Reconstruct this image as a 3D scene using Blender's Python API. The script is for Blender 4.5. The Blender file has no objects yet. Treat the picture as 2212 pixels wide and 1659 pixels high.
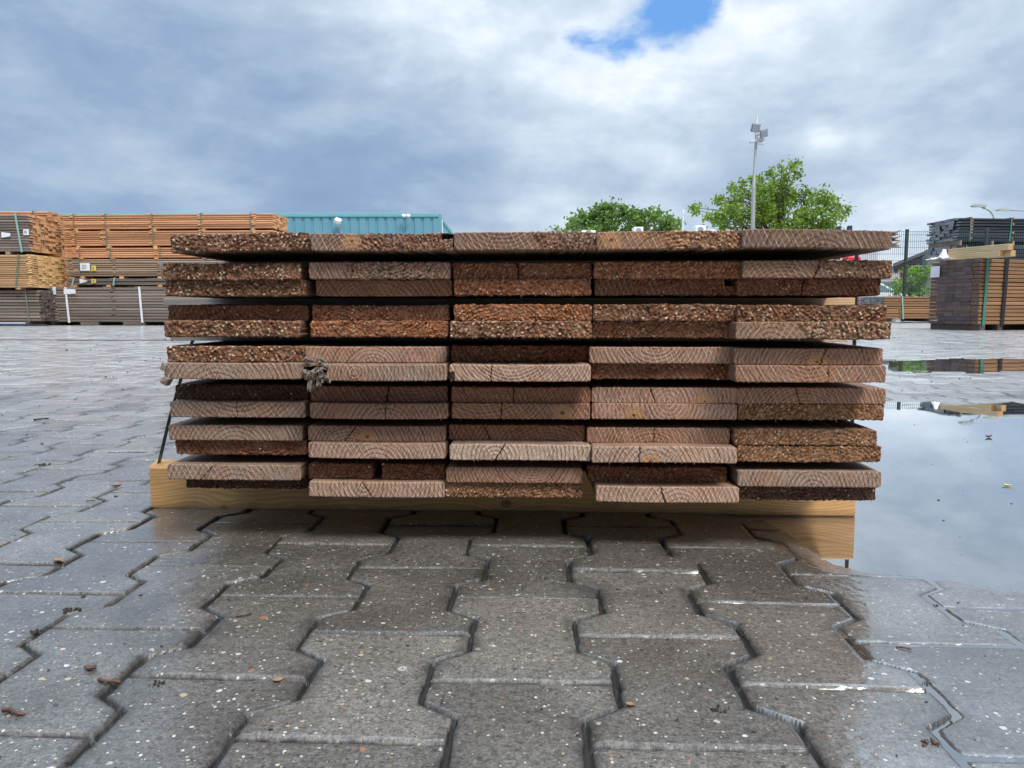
import bpy, math, random
import numpy as np
from mathutils import Vector, Matrix

S = bpy.context.scene
COL = S.collection
R = math.radians

# ------------------------------------------------------------------ camera
F, CX, CY, YH, H = 1661.0, 1106.0, 829.5, 670.0, 0.333     # focal length and horizon in units of a 2212 wide picture
PITCH = math.atan((CY - YH) / F)
cam = bpy.data.cameras.new('camera')
cam.sensor_width = 36.0
cam.lens = 36.0 * F / 2212.0
cam.clip_start = 0.02
cam.clip_end = 3000
cam_o = bpy.data.objects.new('camera', cam)
cam_o.location = (0, 0, H)
cam_o.rotation_euler = (math.pi / 2 - PITCH, 0, 0)
COL.objects.link(cam_o)
S.camera = cam_o


def ray(px, py):
    v = (py - CY) / F
    return Vector(((px - CX) / F, math.cos(PITCH) - v * math.sin(PITCH), -math.sin(PITCH) - v * math.cos(PITCH)))


def at(px, py, Y):
    d = ray(px, py)
    return Vector((0, 0, H)) + d * (Y / d.y)


def ground(px, py, z=0.0):
    d = ray(px, py)
    return Vector((0, 0, H)) + d * ((z - H) / d.z)


# ------------------------------------------------------------------ node helper
class NT:
    def __init__(s, tree):
        s.t = tree
        tree.nodes.clear()

    def n(s, typ, ins=None, **props):
        nd = s.t.nodes.new(typ)
        for k, v in props.items():
            setattr(nd, k, v)
        for k, v in (ins or {}).items():
            s.put(nd.inputs[k], v)
        return nd

    def put(s, sock, v):
        if isinstance(v, bpy.types.NodeSocket):
            s.t.links.new(v, sock)
        else:
            if hasattr(sock.default_value, '__len__') and not hasattr(v, '__len__'):
                v = [v] * len(sock.default_value)
            if hasattr(sock.default_value, '__len__') and len(sock.default_value) == 4 and len(v) == 3:
                v = tuple(v) + (1.0,)
            sock.default_value = v

    def m(s, op, a, b=0.0, c=0.0, clamp=False):
        nd = s.n('ShaderNodeMath', {0: a, 1: b, 2: c}, operation=op)
        nd.use_clamp = clamp
        return nd.outputs[0]

    def vm(s, op, a, b=(0, 0, 0)):
        nd = s.n('ShaderNodeVectorMath', {0: a, 1: b}, operation=op)
        return nd.outputs['Value'] if op in ('LENGTH', 'DOT_PRODUCT', 'DISTANCE') else nd.outputs[0]

    def sep(s, v):
        nd = s.n('ShaderNodeSeparateXYZ', {0: v})
        return nd.outputs[0], nd.outputs[1], nd.outputs[2]

    def comb(s, x, y, z):
        return s.n('ShaderNodeCombineXYZ', {0: x, 1: y, 2: z}).outputs[0]

    def noise(s, vec, scale, detail=3.0, rough=0.5, dist=0.0, out=0):
        nd = s.n('ShaderNodeTexNoise', {'Vector': vec, 'Scale': scale, 'Detail': detail, 'Roughness': rough, 'Distortion': dist})
        return nd.outputs[out]

    def ss(s, v, lo, hi, a=0.0, b=1.0):
        nd = s.n('ShaderNodeMapRange', {'Value': v, 'From Min': lo, 'From Max': hi, 'To Min': a, 'To Max': b}, interpolation_type='SMOOTHSTEP')
        return nd.outputs[0]

    def lin(s, v, lo, hi, a=0.0, b=1.0):
        return s.n('ShaderNodeMapRange', {'Value': v, 'From Min': lo, 'From Max': hi, 'To Min': a, 'To Max': b}).outputs[0]

    def mix(s, f, a, b, mode='MIX'):
        nd = s.n('ShaderNodeMix', data_type='RGBA', blend_type=mode)
        s.put(nd.inputs[0], f)
        s.put(nd.inputs[6], a)
        s.put(nd.inputs[7], b)
        return nd.outputs[2]

    def ramp(s, f, stops, interp='LINEAR'):
        nd = s.n('ShaderNodeValToRGB', {0: f})
        nd.color_ramp.interpolation = interp
        el = nd.color_ramp.elements
        while len(el) < len(stops):
            el.new(0.5)
        for e, (p, c) in zip(el, stops):
            e.position = p
            e.color = tuple(c) + (1.0,) if len(c) == 3 else c
        return nd.outputs[0]

    def attr(s, name, typ='GEOMETRY', out='Fac'):
        return s.n('ShaderNodeAttribute', attribute_name=name, attribute_type=typ).outputs[out]

    def bump(s, h, strength=0.5, dist=0.001, normal=None):
        ins = {'Height': h, 'Strength': strength, 'Distance': dist}
        if normal is not None:
            ins['Normal'] = normal
        return s.n('ShaderNodeBump', ins).outputs[0]

    def principled(s, **ins):
        nd = s.n('ShaderNodeBsdfPrincipled')
        for k, v in ins.items():
            s.put(nd.inputs[k.replace('_', ' ')], v)
        o = s.n('ShaderNodeOutputMaterial')
        s.t.links.new(nd.outputs[0], o.inputs[0])
        return nd


def mat(name):
    m = bpy.data.materials.new(name)
    m.use_nodes = True
    return m, NT(m.node_tree)


# ------------------------------------------------------------------ sky and light
SUN = Vector((0.30, -0.45, 0.85)).normalized()
SUN_EL = math.asin(SUN.z)
SUN_ROT = math.atan2(SUN.x, SUN.y)
W = bpy.data.worlds.new('World')
S.world = W
W.use_nodes = True
w = NT(W.node_tree)
d = w.vm('NORMALIZE', w.n('ShaderNodeTexCoord').outputs['Generated'])
dx, dy, dz = w.sep(d)
zc = w.m('ADD', w.m('MAXIMUM', dz, 0.0), 0.20)
q = w.comb(w.m('DIVIDE', dx, zc), w.m('DIVIDE', dy, zc), 0.35)
warp = w.vm('SCALE', w.vm('SUBTRACT', w.noise(q, 1.3, 4, 0.55, out=1), (0.5, 0.5, 0.5)))
warp.node.inputs['Scale'].default_value = 0.35
q2 = w.vm('ADD', q, warp)
n_big = w.noise(w.vm('ADD', q2, (3.1, 1.7, 0)), 1.15, 7, 0.50)
n_mid = w.noise(w.vm('MULTIPLY', w.vm('ADD', d, (0.3, 0, 0.2)), (1, 1, 2.3)), 4.6, 10, 0.54, 0.30)
n_puff = w.m('ABSOLUTE', w.m('MULTIPLY_ADD', w.noise(w.vm('MULTIPLY', w.vm('ADD', d, (0.1, 0.4, 0.0)), (1, 1, 1.9)), 7.5, 6, 0.5, 0.15), 2.0, -1.0))
n_fine = w.noise(w.vm('MULTIPLY', d, (1, 1, 1.6)), 19.0, 8, 0.60, 0.15)


def lobe(px, py, sig):
    c = ray(px, py).normalized()
    dot = w.vm('DOT_PRODUCT', d, tuple(c))
    return w.m('EXPONENT', w.m('MULTIPLY', w.m('SUBTRACT', dot, 1.0), 2.0 / R(sig) ** 2))


field = w.m('MULTIPLY_ADD', w.m('SUBTRACT', n_big, 0.5), 0.60, 0.485)
field = w.m('MULTIPLY_ADD', w.m('SUBTRACT', n_mid, 0.5), 0.60, field)
field = w.m('MULTIPLY_ADD', w.m('SUBTRACT', n_fine, 0.5), 0.20, field)
field = w.m('MULTIPLY_ADD', w.m('SUBTRACT', n_puff, 0.22), 0.16, field)
for px, py, sig, a in [(1120, 160, 13, 0.13), (1290, 150, 6, 0.10), (820, 60, 7, 0.10), (1080, 60, 4, 0.10), (1900, 20, 14, 0.20),
                       (150, 340, 14, -0.20), (520, 350, 9, -0.14), (900, 380, 7, -0.08), (2180, 330, 13, -0.03), (1500, 250, 8, -0.05),
                       (250, 60, 10, 0.08), (1160, 390, 5, 0.05), (430, 425, 4, 0.14), (700, 440, 5, -0.05), (1000, 330, 8, -0.08),
                       (1760, 306, 1.0, 0.13), (1800, 308, 1.0, 0.13), (1860, 314, 1.2, 0.10), (1960, 390, 6, 0.06), (60, 440, 5, 0.06), (1580, 110, 4, 0.10), (1350, 420, 6, 0.03)]:
    field = w.m('MULTIPLY_ADD', lobe(px, py, sig), a, field)
behind = w.ss(dy, 0.35, -0.5)
zen = w.ss(dz, 0.45, 0.9)
field = w.m('MULTIPLY_ADD', zen, 0.12, field)
cloud = w.ramp(field, [(0.08, (0.185, 0.275, 0.43)), (0.32, (0.255, 0.355, 0.515)), (0.50, (0.385, 0.48, 0.61)),
                       (0.66, (0.56, 0.655, 0.765)), (0.80, (0.80, 0.855, 0.91)), (0.95, (0.98, 0.985, 0.99))])
K = 0.10
cloud = w.mix(1.0, cloud, (1 / K, 1 / K, 1 / K), 'MULTIPLY')
bb = w.m('MULTIPLY_ADD', w.ss(dz, 0.42, 0.90), 2.0, w.m('MULTIPLY_ADD', behind, -0.45, 1.0))
cloud = w.mix(1.0, cloud, w.comb(bb, bb, bb), 'MULTIPLY')
sky = w.n('ShaderNodeTexSky', sky_type='NISHITA', sun_disc=False, sun_elevation=SUN_EL, sun_rotation=SUN_ROT)
hole = w.m('ADD', w.m('ADD', lobe(1330, 88, 1.7), lobe(1420, 66, 1.9)), w.m('ADD', w.m('ADD', lobe(1500, 10, 2.2), lobe(1455, -10, 1.8)), w.m('MULTIPLY', lobe(1240, 92, 1.7), 0.75)))
hole = w.m('MULTIPLY_ADD', w.m('SUBTRACT', n_fine, 0.5), 1.9, hole)
hole = w.m('MULTIPLY_ADD', w.m('SUBTRACT', n_mid, 0.5), 1.2, hole)
hole = w.ss(hole, 0.58, 1.45)
blue = w.mix(1.0, sky.outputs[0], (0.85, 1.30, 1.85), 'MULTIPLY')
blue = w.mix(0.70, blue, (1.5, 3.4, 6.9))
skycol = w.mix(hole, cloud, blue)
bg = w.n('ShaderNodeBackground', {'Color': skycol, 'Strength': K})
w.t.links.new(bg.outputs[0], w.n('ShaderNodeOutputWorld').inputs[0])

sun = bpy.data.lights.new('sun', 'SUN')
sun.energy = 2.9
sun.angle = R(18)
sun.color = (1.0, 0.95, 0.88)
sun_o = bpy.data.objects.new('sun', sun)
sun_o.rotation_euler = SUN.to_track_quat('Z', 'Y').to_euler()
sun_o.location = SUN * 50
COL.objects.link(sun_o)
S.view_settings.view_transform = 'Standard'
S.view_settings.look = 'None'
S.view_settings.exposure = 0.30
S.view_settings.gamma = 1.0
S.cycles.max_bounces = 8
S.cycles.use_denoising = True


# ------------------------------------------------------------------ object helpers
def tag(o, label=None, cat=None, group=None, kind=None):
    if label:
        o['label'] = label
    if cat:
        o['category'] = cat
    if group:
        o['group'] = group
    if kind:
        o['kind'] = kind
    return o


def empty(name, loc=(0, 0, 0), rz=0.0, label=None, cat=None, group=None):
    o = bpy.data.objects.new(name, None)
    o.empty_display_size = 0.1
    o.location = loc
    o.rotation_euler = (0, 0, rz)
    COL.objects.link(o)
    return tag(o, label, cat, group)


class MB:
    """collects vertices, faces and material slots for ONE mesh object"""

    def __init__(s):
        s.v, s.f, s.mi, s.tone = [], [], [], []

    def add(s, verts, faces, mi=0, tone=0.5):
        b = len(s.v)
        s.v += [tuple(p) for p in verts]
        s.tone += [tone] * len(verts)
        for k, fc in enumerate(faces):
            s.f.append([b + i for i in fc])
            s.mi.append(mi[k] if isinstance(mi, (list, tuple)) else mi)
        return s

    def box(s, lo, hi, mi=0, tone=0.5, jit=0.0, rng=random, xf=None, bev=0.0):
        (a, b, c), (d_, e, f) = lo, hi
        if bev:
            bv = bev
            vs, fs = [], []
            xs, ys, zs = (a, d_), (b, e), (c, f)
            idx = {}
            for ix in (0, 1):
                for iy in (0, 1):
                    for iz in (0, 1):
                        for ax in range(3):
                            p = [xs[ix], ys[iy], zs[iz]]
                            sg = [1 - 2 * ix, 1 - 2 * iy, 1 - 2 * iz]
                            for k in range(3):
                                if k != ax:
                                    p[k] += sg[k] * bv
                            idx[(ix, iy, iz, ax)] = len(vs)
                            vs.append(p)
            # faces of the six sides
            def q4(ax, side):
                o = [k for k in range(3) if k != ax]
                r = []
                for (u, v) in ((0, 0), (1, 0), (1, 1), (0, 1)):
                    t = [0, 0, 0]
                    t[ax] = side
                    t[o[0]] = u
                    t[o[1]] = v
                    r.append(idx[(t[0], t[1], t[2], ax)])
                return r
            for ax in range(3):
                for side in (0, 1):
                    fs.append(q4(ax, side))
            for ax in range(3):      # edges along ax
                o = [k for k in range(3) if k != ax]
                for u in (0, 1):
                    for v in (0, 1):
                        t0, t1 = [0, 0, 0], [0, 0, 0]
                        t0[o[0]] = t1[o[0]] = u
                        t0[o[1]] = t1[o[1]] = v
                        t1[ax] = 1
                        fs.append([idx[(*t0, o[0])], idx[(*t1, o[0])], idx[(*t1, o[1])], idx[(*t0, o[1])]])
            for ix in (0, 1):
                for iy in (0, 1):
                    for iz in (0, 1):
                        fs.append([idx[(ix, iy, iz, 0)], idx[(ix, iy, iz, 1)], idx[(ix, iy, iz, 2)]])
            if xf:
                vs = [xf @ Vector(p) for p in vs]
            if isinstance(mi, (list, tuple)):
                m_ = [mi[0], mi[1], mi[2], mi[3], mi[4], mi[5]] + [mi[2]] * 20
            else:
                m_ = mi
            return s.add(vs, fs, m_, tone)
        vs = [(a, b, c), (d_, b, c), (d_, e, c), (a, e, c), (a, b, f), (d_, b, f), (d_, e, f), (a, e, f)]
        if jit:
            vs = [tuple(x + rng.uniform(-jit, jit) for x in p) for p in vs]
        if xf:
            vs = [xf @ Vector(p) for p in vs]
        # order: left, right, front, back, bottom, top
        fs = [(0, 4, 7, 3), (1, 2, 6, 5), (0, 1, 5, 4), (3, 7, 6, 2), (0, 3, 2, 1), (4, 5, 6, 7)]
        return s.add(vs, fs, mi, tone)

    def tube(s, pts, rad, seg=8, mi=0, tone=0.5, cap=True):
        pts = [Vector(p) for p in pts]
        n = len(pts)
        rr = rad if isinstance(rad, (list, tuple)) else [rad] * n
        vs, fs = [], []
        ref = None
        for i, p in enumerate(pts):
            t = (pts[min(i + 1, n - 1)] - pts[max(i - 1, 0)])
            t = t.normalized() if t.length > 1e-9 else Vector((0, 0, 1))
            if ref is None:
                ref = Vector((1, 0, 0)) if abs(t.x) < 0.8 else Vector((0, 1, 0))
            a = (ref - t * ref.dot(t)).normalized()
            ref = a
            b = t.cross(a)
            for k in range(seg):
                an = 2 * math.pi * k / seg
                vs.append(p + (a * math.cos(an) + b * math.sin(an)) * rr[i])
        for i in range(n - 1):
            for k in range(seg):
                k2 = (k + 1) % seg
                fs.append((i * seg + k, i * seg + k2, (i + 1) * seg + k2, (i + 1) * seg + k))
        if cap:
            fs.append(tuple(range(seg - 1, -1, -1)))
            fs.append(tuple((n - 1) * seg + k for k in range(seg)))
        return s.add(vs, fs, mi, tone)

    def ribbon(s, pts, width_dir, width, thick_dir, thick, mi=0, tone=0.5):
        """a band with real thickness along pts"""
        wd = Vector(width_dir) * (width / 2)
        per = not isinstance(thick_dir[0], (int, float))
        vs, fs = [], []
        for i, p in enumerate(pts):
            p = Vector(p)
            tdi = Vector(thick_dir[i] if per else thick_dir) * thick
            vs += [p - wd, p + wd, p + wd + tdi, p - wd + tdi]
        for i in range(len(pts) - 1):
            for k in range(4):
                k2 = (k + 1) % 4
                fs.append((4 * i + k, 4 * i + k2, 4 * i + 4 + k2, 4 * i + 4 + k))
        fs.append((3, 2, 1, 0))
        e = 4 * (len(pts) - 1)
        fs.append((e, e + 1, e + 2, e + 3))
        return s.add(vs, fs, mi, tone)

    def prism(s, poly, y0, y1, mi=0, tone=0.5):
        """polygon in (x, z) pushed from y0 to y1"""
        n = len(poly)
        vs = [(x, y0, z) for x, z in poly] + [(x, y1, z) for x, z in poly]
        fs = [tuple(range(n)), tuple(range(2 * n - 1, n - 1, -1))]
        for k in range(n):
            k2 = (k + 1) % n
            fs.append((k2, k, n + k, n + k2))
        return s.add(vs, fs, mi, tone)

    def build(s, name, mats, parent=None, smooth=False, loc=None):
        me = bpy.data.meshes.new(name)
        me.from_pydata(s.v, [], s.f)
        if not isinstance(mats, (list, tuple)):
            mats = [mats]
        for m_ in mats:
            me.materials.append(m_)
        me.polygons.foreach_set('material_index', s.mi)
        if smooth:
            me.polygons.foreach_set('use_smooth', [True] * len(s.f))
        a = me.attributes.new('tone', 'FLOAT', 'POINT')
        a.data.foreach_set('value', s.tone)
        me.update()
        o = bpy.data.objects.new(name, me)
        COL.objects.link(o)
        if parent:
            o.parent = parent
        if loc:
            o.location = loc
        return o


def np_mesh(name, verts, quads, mats, mi=None, attrs=None, smooth=False, parent=None):
    me = bpy.data.meshes.new(name)
    verts = np.asarray(verts, dtype=np.float32)
    quads = np.asarray(quads, dtype=np.int32)
    me.vertices.add(len(verts))
    me.vertices.foreach_set('co', verts.ravel())
    me.loops.add(quads.size)
    me.loops.foreach_set('vertex_index', quads.ravel())
    k = quads.shape[1]
    me.polygons.add(len(quads))
    me.polygons.foreach_set('loop_start', np.arange(0, quads.size, k, dtype=np.int32))
    if mi is not None:
        for m_ in mats:
            me.materials.append(m_)
        me.polygons.foreach_set('material_index', np.asarray(mi, dtype=np.int32))
    else:
        me.materials.append(mats[0] if isinstance(mats, (list, tuple)) else mats)
    me.polygons.foreach_set('use_smooth', np.full(len(quads), smooth, dtype=bool))
    for nm, arr in (attrs or {}).items():
        a = me.attributes.new(nm, 'FLOAT', 'POINT')
        a.data.foreach_set('value', np.asarray(arr, dtype=np.float32))
    me.update(calc_edges=True)
    me.validate()
    o = bpy.data.objects.new(name, me)
    COL.objects.link(o)
    if parent:
        o.parent = parent
    return o


def vnoise(x, y, scale, seed=0, octaves=3, rough=0.5):
    """value noise on arrays, about -1..1"""
    rng = np.random.RandomState(seed)
    tab = rng.rand(256, 256) * 2 - 1
    out = np.zeros_like(x, dtype=np.float64)
    amp, tot = 1.0, 0.0
    for o in range(octaves):
        fx, fy = x * scale + 17.3 * o, y * scale + 9.1 * o
        ix, iy = np.floor(fx).astype(int), np.floor(fy).astype(int)
        tx, ty = fx - ix, fy - iy
        tx, ty = tx * tx * (3 - 2 * tx), ty * ty * (3 - 2 * ty)
        g = lambda a, b: tab[a & 255, b & 255]
        v = (g(ix, iy) * (1 - tx) + g(ix + 1, iy) * tx) * (1 - ty) + (g(ix, iy + 1) * (1 - tx) + g(ix + 1, iy + 1) * tx) * ty
        out += v * amp
        tot += amp
        amp *= rough
        scale *= 2.03
    return out / tot


def sstep(x, a, b):
    t = np.clip((x - a) / (b - a), 0, 1)
    return t * t * (3 - 2 * t)


# ------------------------------------------------------------------ materials
def simple(name, col, rough=0.6, metal=0.0, var=0.12, scale=8.0, bump=0.0, spec=0.5):
    m, t = mat(name)
    P = t.n('ShaderNodeTexCoord').outputs['Object']
    n1 = t.noise(P, scale, 5, 0.6)
    f = t.lin(n1, 0.3, 0.7, 1 - var, 1 + var)
    c = t.mix(1.0, col, t.comb(f, f, f), 'MULTIPLY')
    pr = t.principled(Base_Color=c, Roughness=t.lin(n1, 0.3, 0.7, max(rough - 0.08, 0.02), min(rough + 0.08, 1)), Metallic=metal)
    pr.inputs['Specular IOR Level'].default_value = spec
    if bump:
        t.put(pr.inputs['Normal'], t.bump(t.noise(P, scale * 6, 4, 0.6), bump, 0.01))
    return m


def concrete_material():
    m, t = mat('wet_concrete_paving')
    P = t.n('ShaderNodeTexCoord').outputs['Object']
    px, py, pz = t.sep(P)
    flat = t.comb(px, py, 0.0)
    joint = t.attr('joint')
    blk = t.attr('tone')
    base_n = t.noise(flat, 9, 6, 0.62)
    grain = t.noise(flat, 380, 3, 0.65)
    grain2 = t.noise(flat, 130, 4, 0.65)
    c = t.ramp(base_n, [(0.28, (0.080, 0.071, 0.060)), (0.5, (0.120, 0.108, 0.093)), (0.72, (0.165, 0.150, 0.130))])
    pale_far = t.ss(t.m('MULTIPLY_ADD', t.m('SUBTRACT', t.noise(flat, 0.9, 5, 0.6), 0.5), 2.0, py), 0.95, 4.2)  # paving turns paler with distance, broken up by noise
    c = t.mix(t.m('MULTIPLY', pale_far, 0.92), c, t.ramp(base_n, [(0.28, (0.29, 0.285, 0.275)), (0.72, (0.43, 0.425, 0.41))]))
    bt = t.lin(blk, 0, 1, 0.74, 1.24)
    c = t.mix(1.0, c, t.comb(bt, bt, bt), 'MULTIPLY')
    g = t.lin(grain, 0.32, 0.68, 0.38, 1.65)
    c = t.mix(1.0, c, t.comb(g, g, g), 'MULTIPLY')
    g2 = t.lin(grain2, 0.3, 0.7, 0.7, 1.3)
    c = t.mix(1.0, c, t.comb(g2, g2, g2), 'MULTIPLY')
    # exposed pebbles, two sizes
    for sc, thr, sz in ((125.0, 0.925, 0.24), (280.0, 0.86, 0.30), (60.0, 0.986, 0.16)):
        wv = t.vm('ADD', flat, t.vm('MULTIPLY', t.noise(flat, sc * 1.2, 2, 0.5, out=1), (0.35 / sc, 0.35 / sc, 0.0)))
        v = t.n('ShaderNodeTexVoronoi', {'Vector': t.comb(*t.sep(wv)[:2], 0.0), 'Scale': sc}, feature='F1')
        vr, vg, vb = t.sep(v.outputs['Color'])
        on = t.m('MULTIPLY', t.m('GREATER_THAN', vr, thr), t.m('LESS_THAN', t.m('MULTIPLY_ADD', vb, 0.22, v.outputs['Distance']), sz + 0.10))
        stone = t.ramp(vg, [(0.0, (0.50, 0.46, 0.38)), (0.35, (0.38, 0.355, 0.31)), (0.55, (0.42, 0.31, 0.17)), (0.66, (0.30, 0.13, 0.07)),
                            (0.74, (0.03, 0.028, 0.03)), (0.84, (0.52, 0.52, 0.50)), (1.0, (0.40, 0.36, 0.30))], 'CONSTANT')
        c = t.mix(t.m('MULTIPLY', on, t.m('SUBTRACT', 1.0, joint)), c, stone)
    # damp dirt patches and pores
    dirt = t.ss(t.noise(flat, 3.2, 6, 0.66), 0.52, 0.66)
    c = t.mix(t.m('MULTIPLY', dirt, 0.60), c, (0.034, 0.030, 0.026))
    pore = t.ss(t.noise(flat, 190, 3, 0.6), 0.57, 0.66)
    c = t.mix(t.m('MULTIPLY', pore, 0.7), c, (0.02, 0.018, 0.016))
    smear = t.m('MULTIPLY', t.attr('edge'), t.ss(t.noise(flat, 5, 5, 0.65), 0.36, 0.60))
    c = t.mix(t.m('MULTIPLY', smear, 0.65), c, (0.022, 0.020, 0.018))
    moss = t.ss(t.noise(flat, 14, 4, 0.6), 0.52, 0.68)
    jc = t.mix(t.m('MULTIPLY', moss, 0.5), (0.020, 0.018, 0.016), (0.030, 0.034, 0.014))
    c = t.mix(t.ss(joint, 0.06, 0.42), c, jc)
    wet = t.noise(flat, 1.6, 5, 0.6)
    rough = t.lin(wet, 0.35, 0.65, 0.36, 0.55)
    rough = t.m('MULTIPLY_ADD', t.m('SUBTRACT', grain2, 0.5), 0.25, rough)
    rough = t.m('MAXIMUM', rough, t.m('MULTIPLY', t.m('MAXIMUM', joint, t.attr('cham')), 0.8))
    h = t.m('ADD', t.m('MULTIPLY', grain, 0.8), t.m('ADD', t.m('MULTIPLY', grain2, 1.0), t.m('MULTIPLY', pore, -0.8)))
    nrm = t.bump(h, 0.50, 0.0015)
    pr = t.principled(Base_Color=c, Roughness=rough, Normal=nrm)
    pr.inputs['Specular IOR Level'].default_value = 0.4
    film = t.ss(t.noise(flat, 2.3, 5, 0.65), 0.30, 0.58)
    film = t.m('MULTIPLY', t.lin(film, 0, 1, 0.60, 1.0), t.m('SUBTRACT', 1.0, joint))
    film = t.m('MULTIPLY', film, t.m('MAXIMUM', t.m('SUBTRACT', 1.0, t.m('MULTIPLY', t.attr('cham'), 1.6)), 0.0))
    t.put(pr.inputs['Coat Weight'], film)
    soak = t.m('MULTIPLY', t.ss(t.m('MULTIPLY_ADD', t.m('SUBTRACT', base_n, 0.5), 0.5, px), 0.16, 0.40), t.ss(py, 1.3, 1.0))
    t.put(pr.inputs['Coat Roughness'], t.m('MULTIPLY', t.lin(grain2, 0.3, 0.7, 0.10, 0.26), t.lin(soak, 0, 1, 1.0, 0.55)))
    t.put(pr.inputs['Coat IOR'], t.m('ADD', t.lin(soak, 0, 1, 1.50, 3.6), t.ss(px, -0.25, -0.75, 0.0, 0.4)))
    t.put(pr.inputs['Coat Normal'], t.bump(t.m('ADD', grain2, t.m('MULTIPLY', grain, 0.6)), 0.14, 0.0012))
    return m


def far_ground_material():
    m, t = mat('wet_yard_surface')
    P = t.n('ShaderNodeTexCoord').outputs['Object']
    n1 = t.noise(P, 0.7, 6, 0.65)
    n2 = t.noise(P, 7, 5, 0.65)
    c = t.ramp(n1, [(0.3, (0.34, 0.335, 0.325)), (0.7, (0.47, 0.465, 0.45))])
    g = t.lin(n2, 0.3, 0.7, 0.7, 1.3)
    c = t.mix(1.0, c, t.comb(g, g, g), 'MULTIPLY')
    pr = t.principled(Base_Color=c, Roughness=0.5, Normal=t.bump(n2, 0.4, 0.02))
    pr.inputs['Coat Weight'].default_value = 0.8
    t.put(pr.inputs['Coat Roughness'], t.lin(n2, 0.3, 0.7, 0.12, 0.3))
    return m


def water_material():
    m, t = mat('rain_water')
    P = t.n('ShaderNodeTexCoord').outputs['Object']
    nrm = t.bump(t.noise(P, 6, 2, 0.5), 0.05, 0.002)
    fr = t.n('ShaderNodeFresnel', {'IOR': 2.6, 'Normal': nrm}).outputs[0]
    gl = t.n('ShaderNodeBsdfGlossy', {'Color': (1, 1, 1, 1), 'Roughness': 0.015, 'Normal': nrm})
    tr = t.n('ShaderNodeBsdfTransparent', {'Color': (0.86, 0.87, 0.85, 1)})
    silt = t.n('ShaderNodeBsdfDiffuse', {'Color': (0.40, 0.40, 0.39, 1)})
    murk = t.n('ShaderNodeMixShader', {0: t.lin(t.noise(P, 2.0, 4, 0.6), 0.3, 0.7, 0.05, 0.12), 1: tr.outputs[0], 2: silt.outputs[0]})
    fr = t.m('MINIMUM', t.m('MULTIPLY', fr, 1.85), 0.92)
    mx = t.n('ShaderNodeMixShader', {0: fr, 1: murk.outputs[0], 2: gl.outputs[0]})
    t.t.links.new(mx.outputs[0], t.n('ShaderNodeOutputMaterial').inputs[0])
    return m


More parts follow.
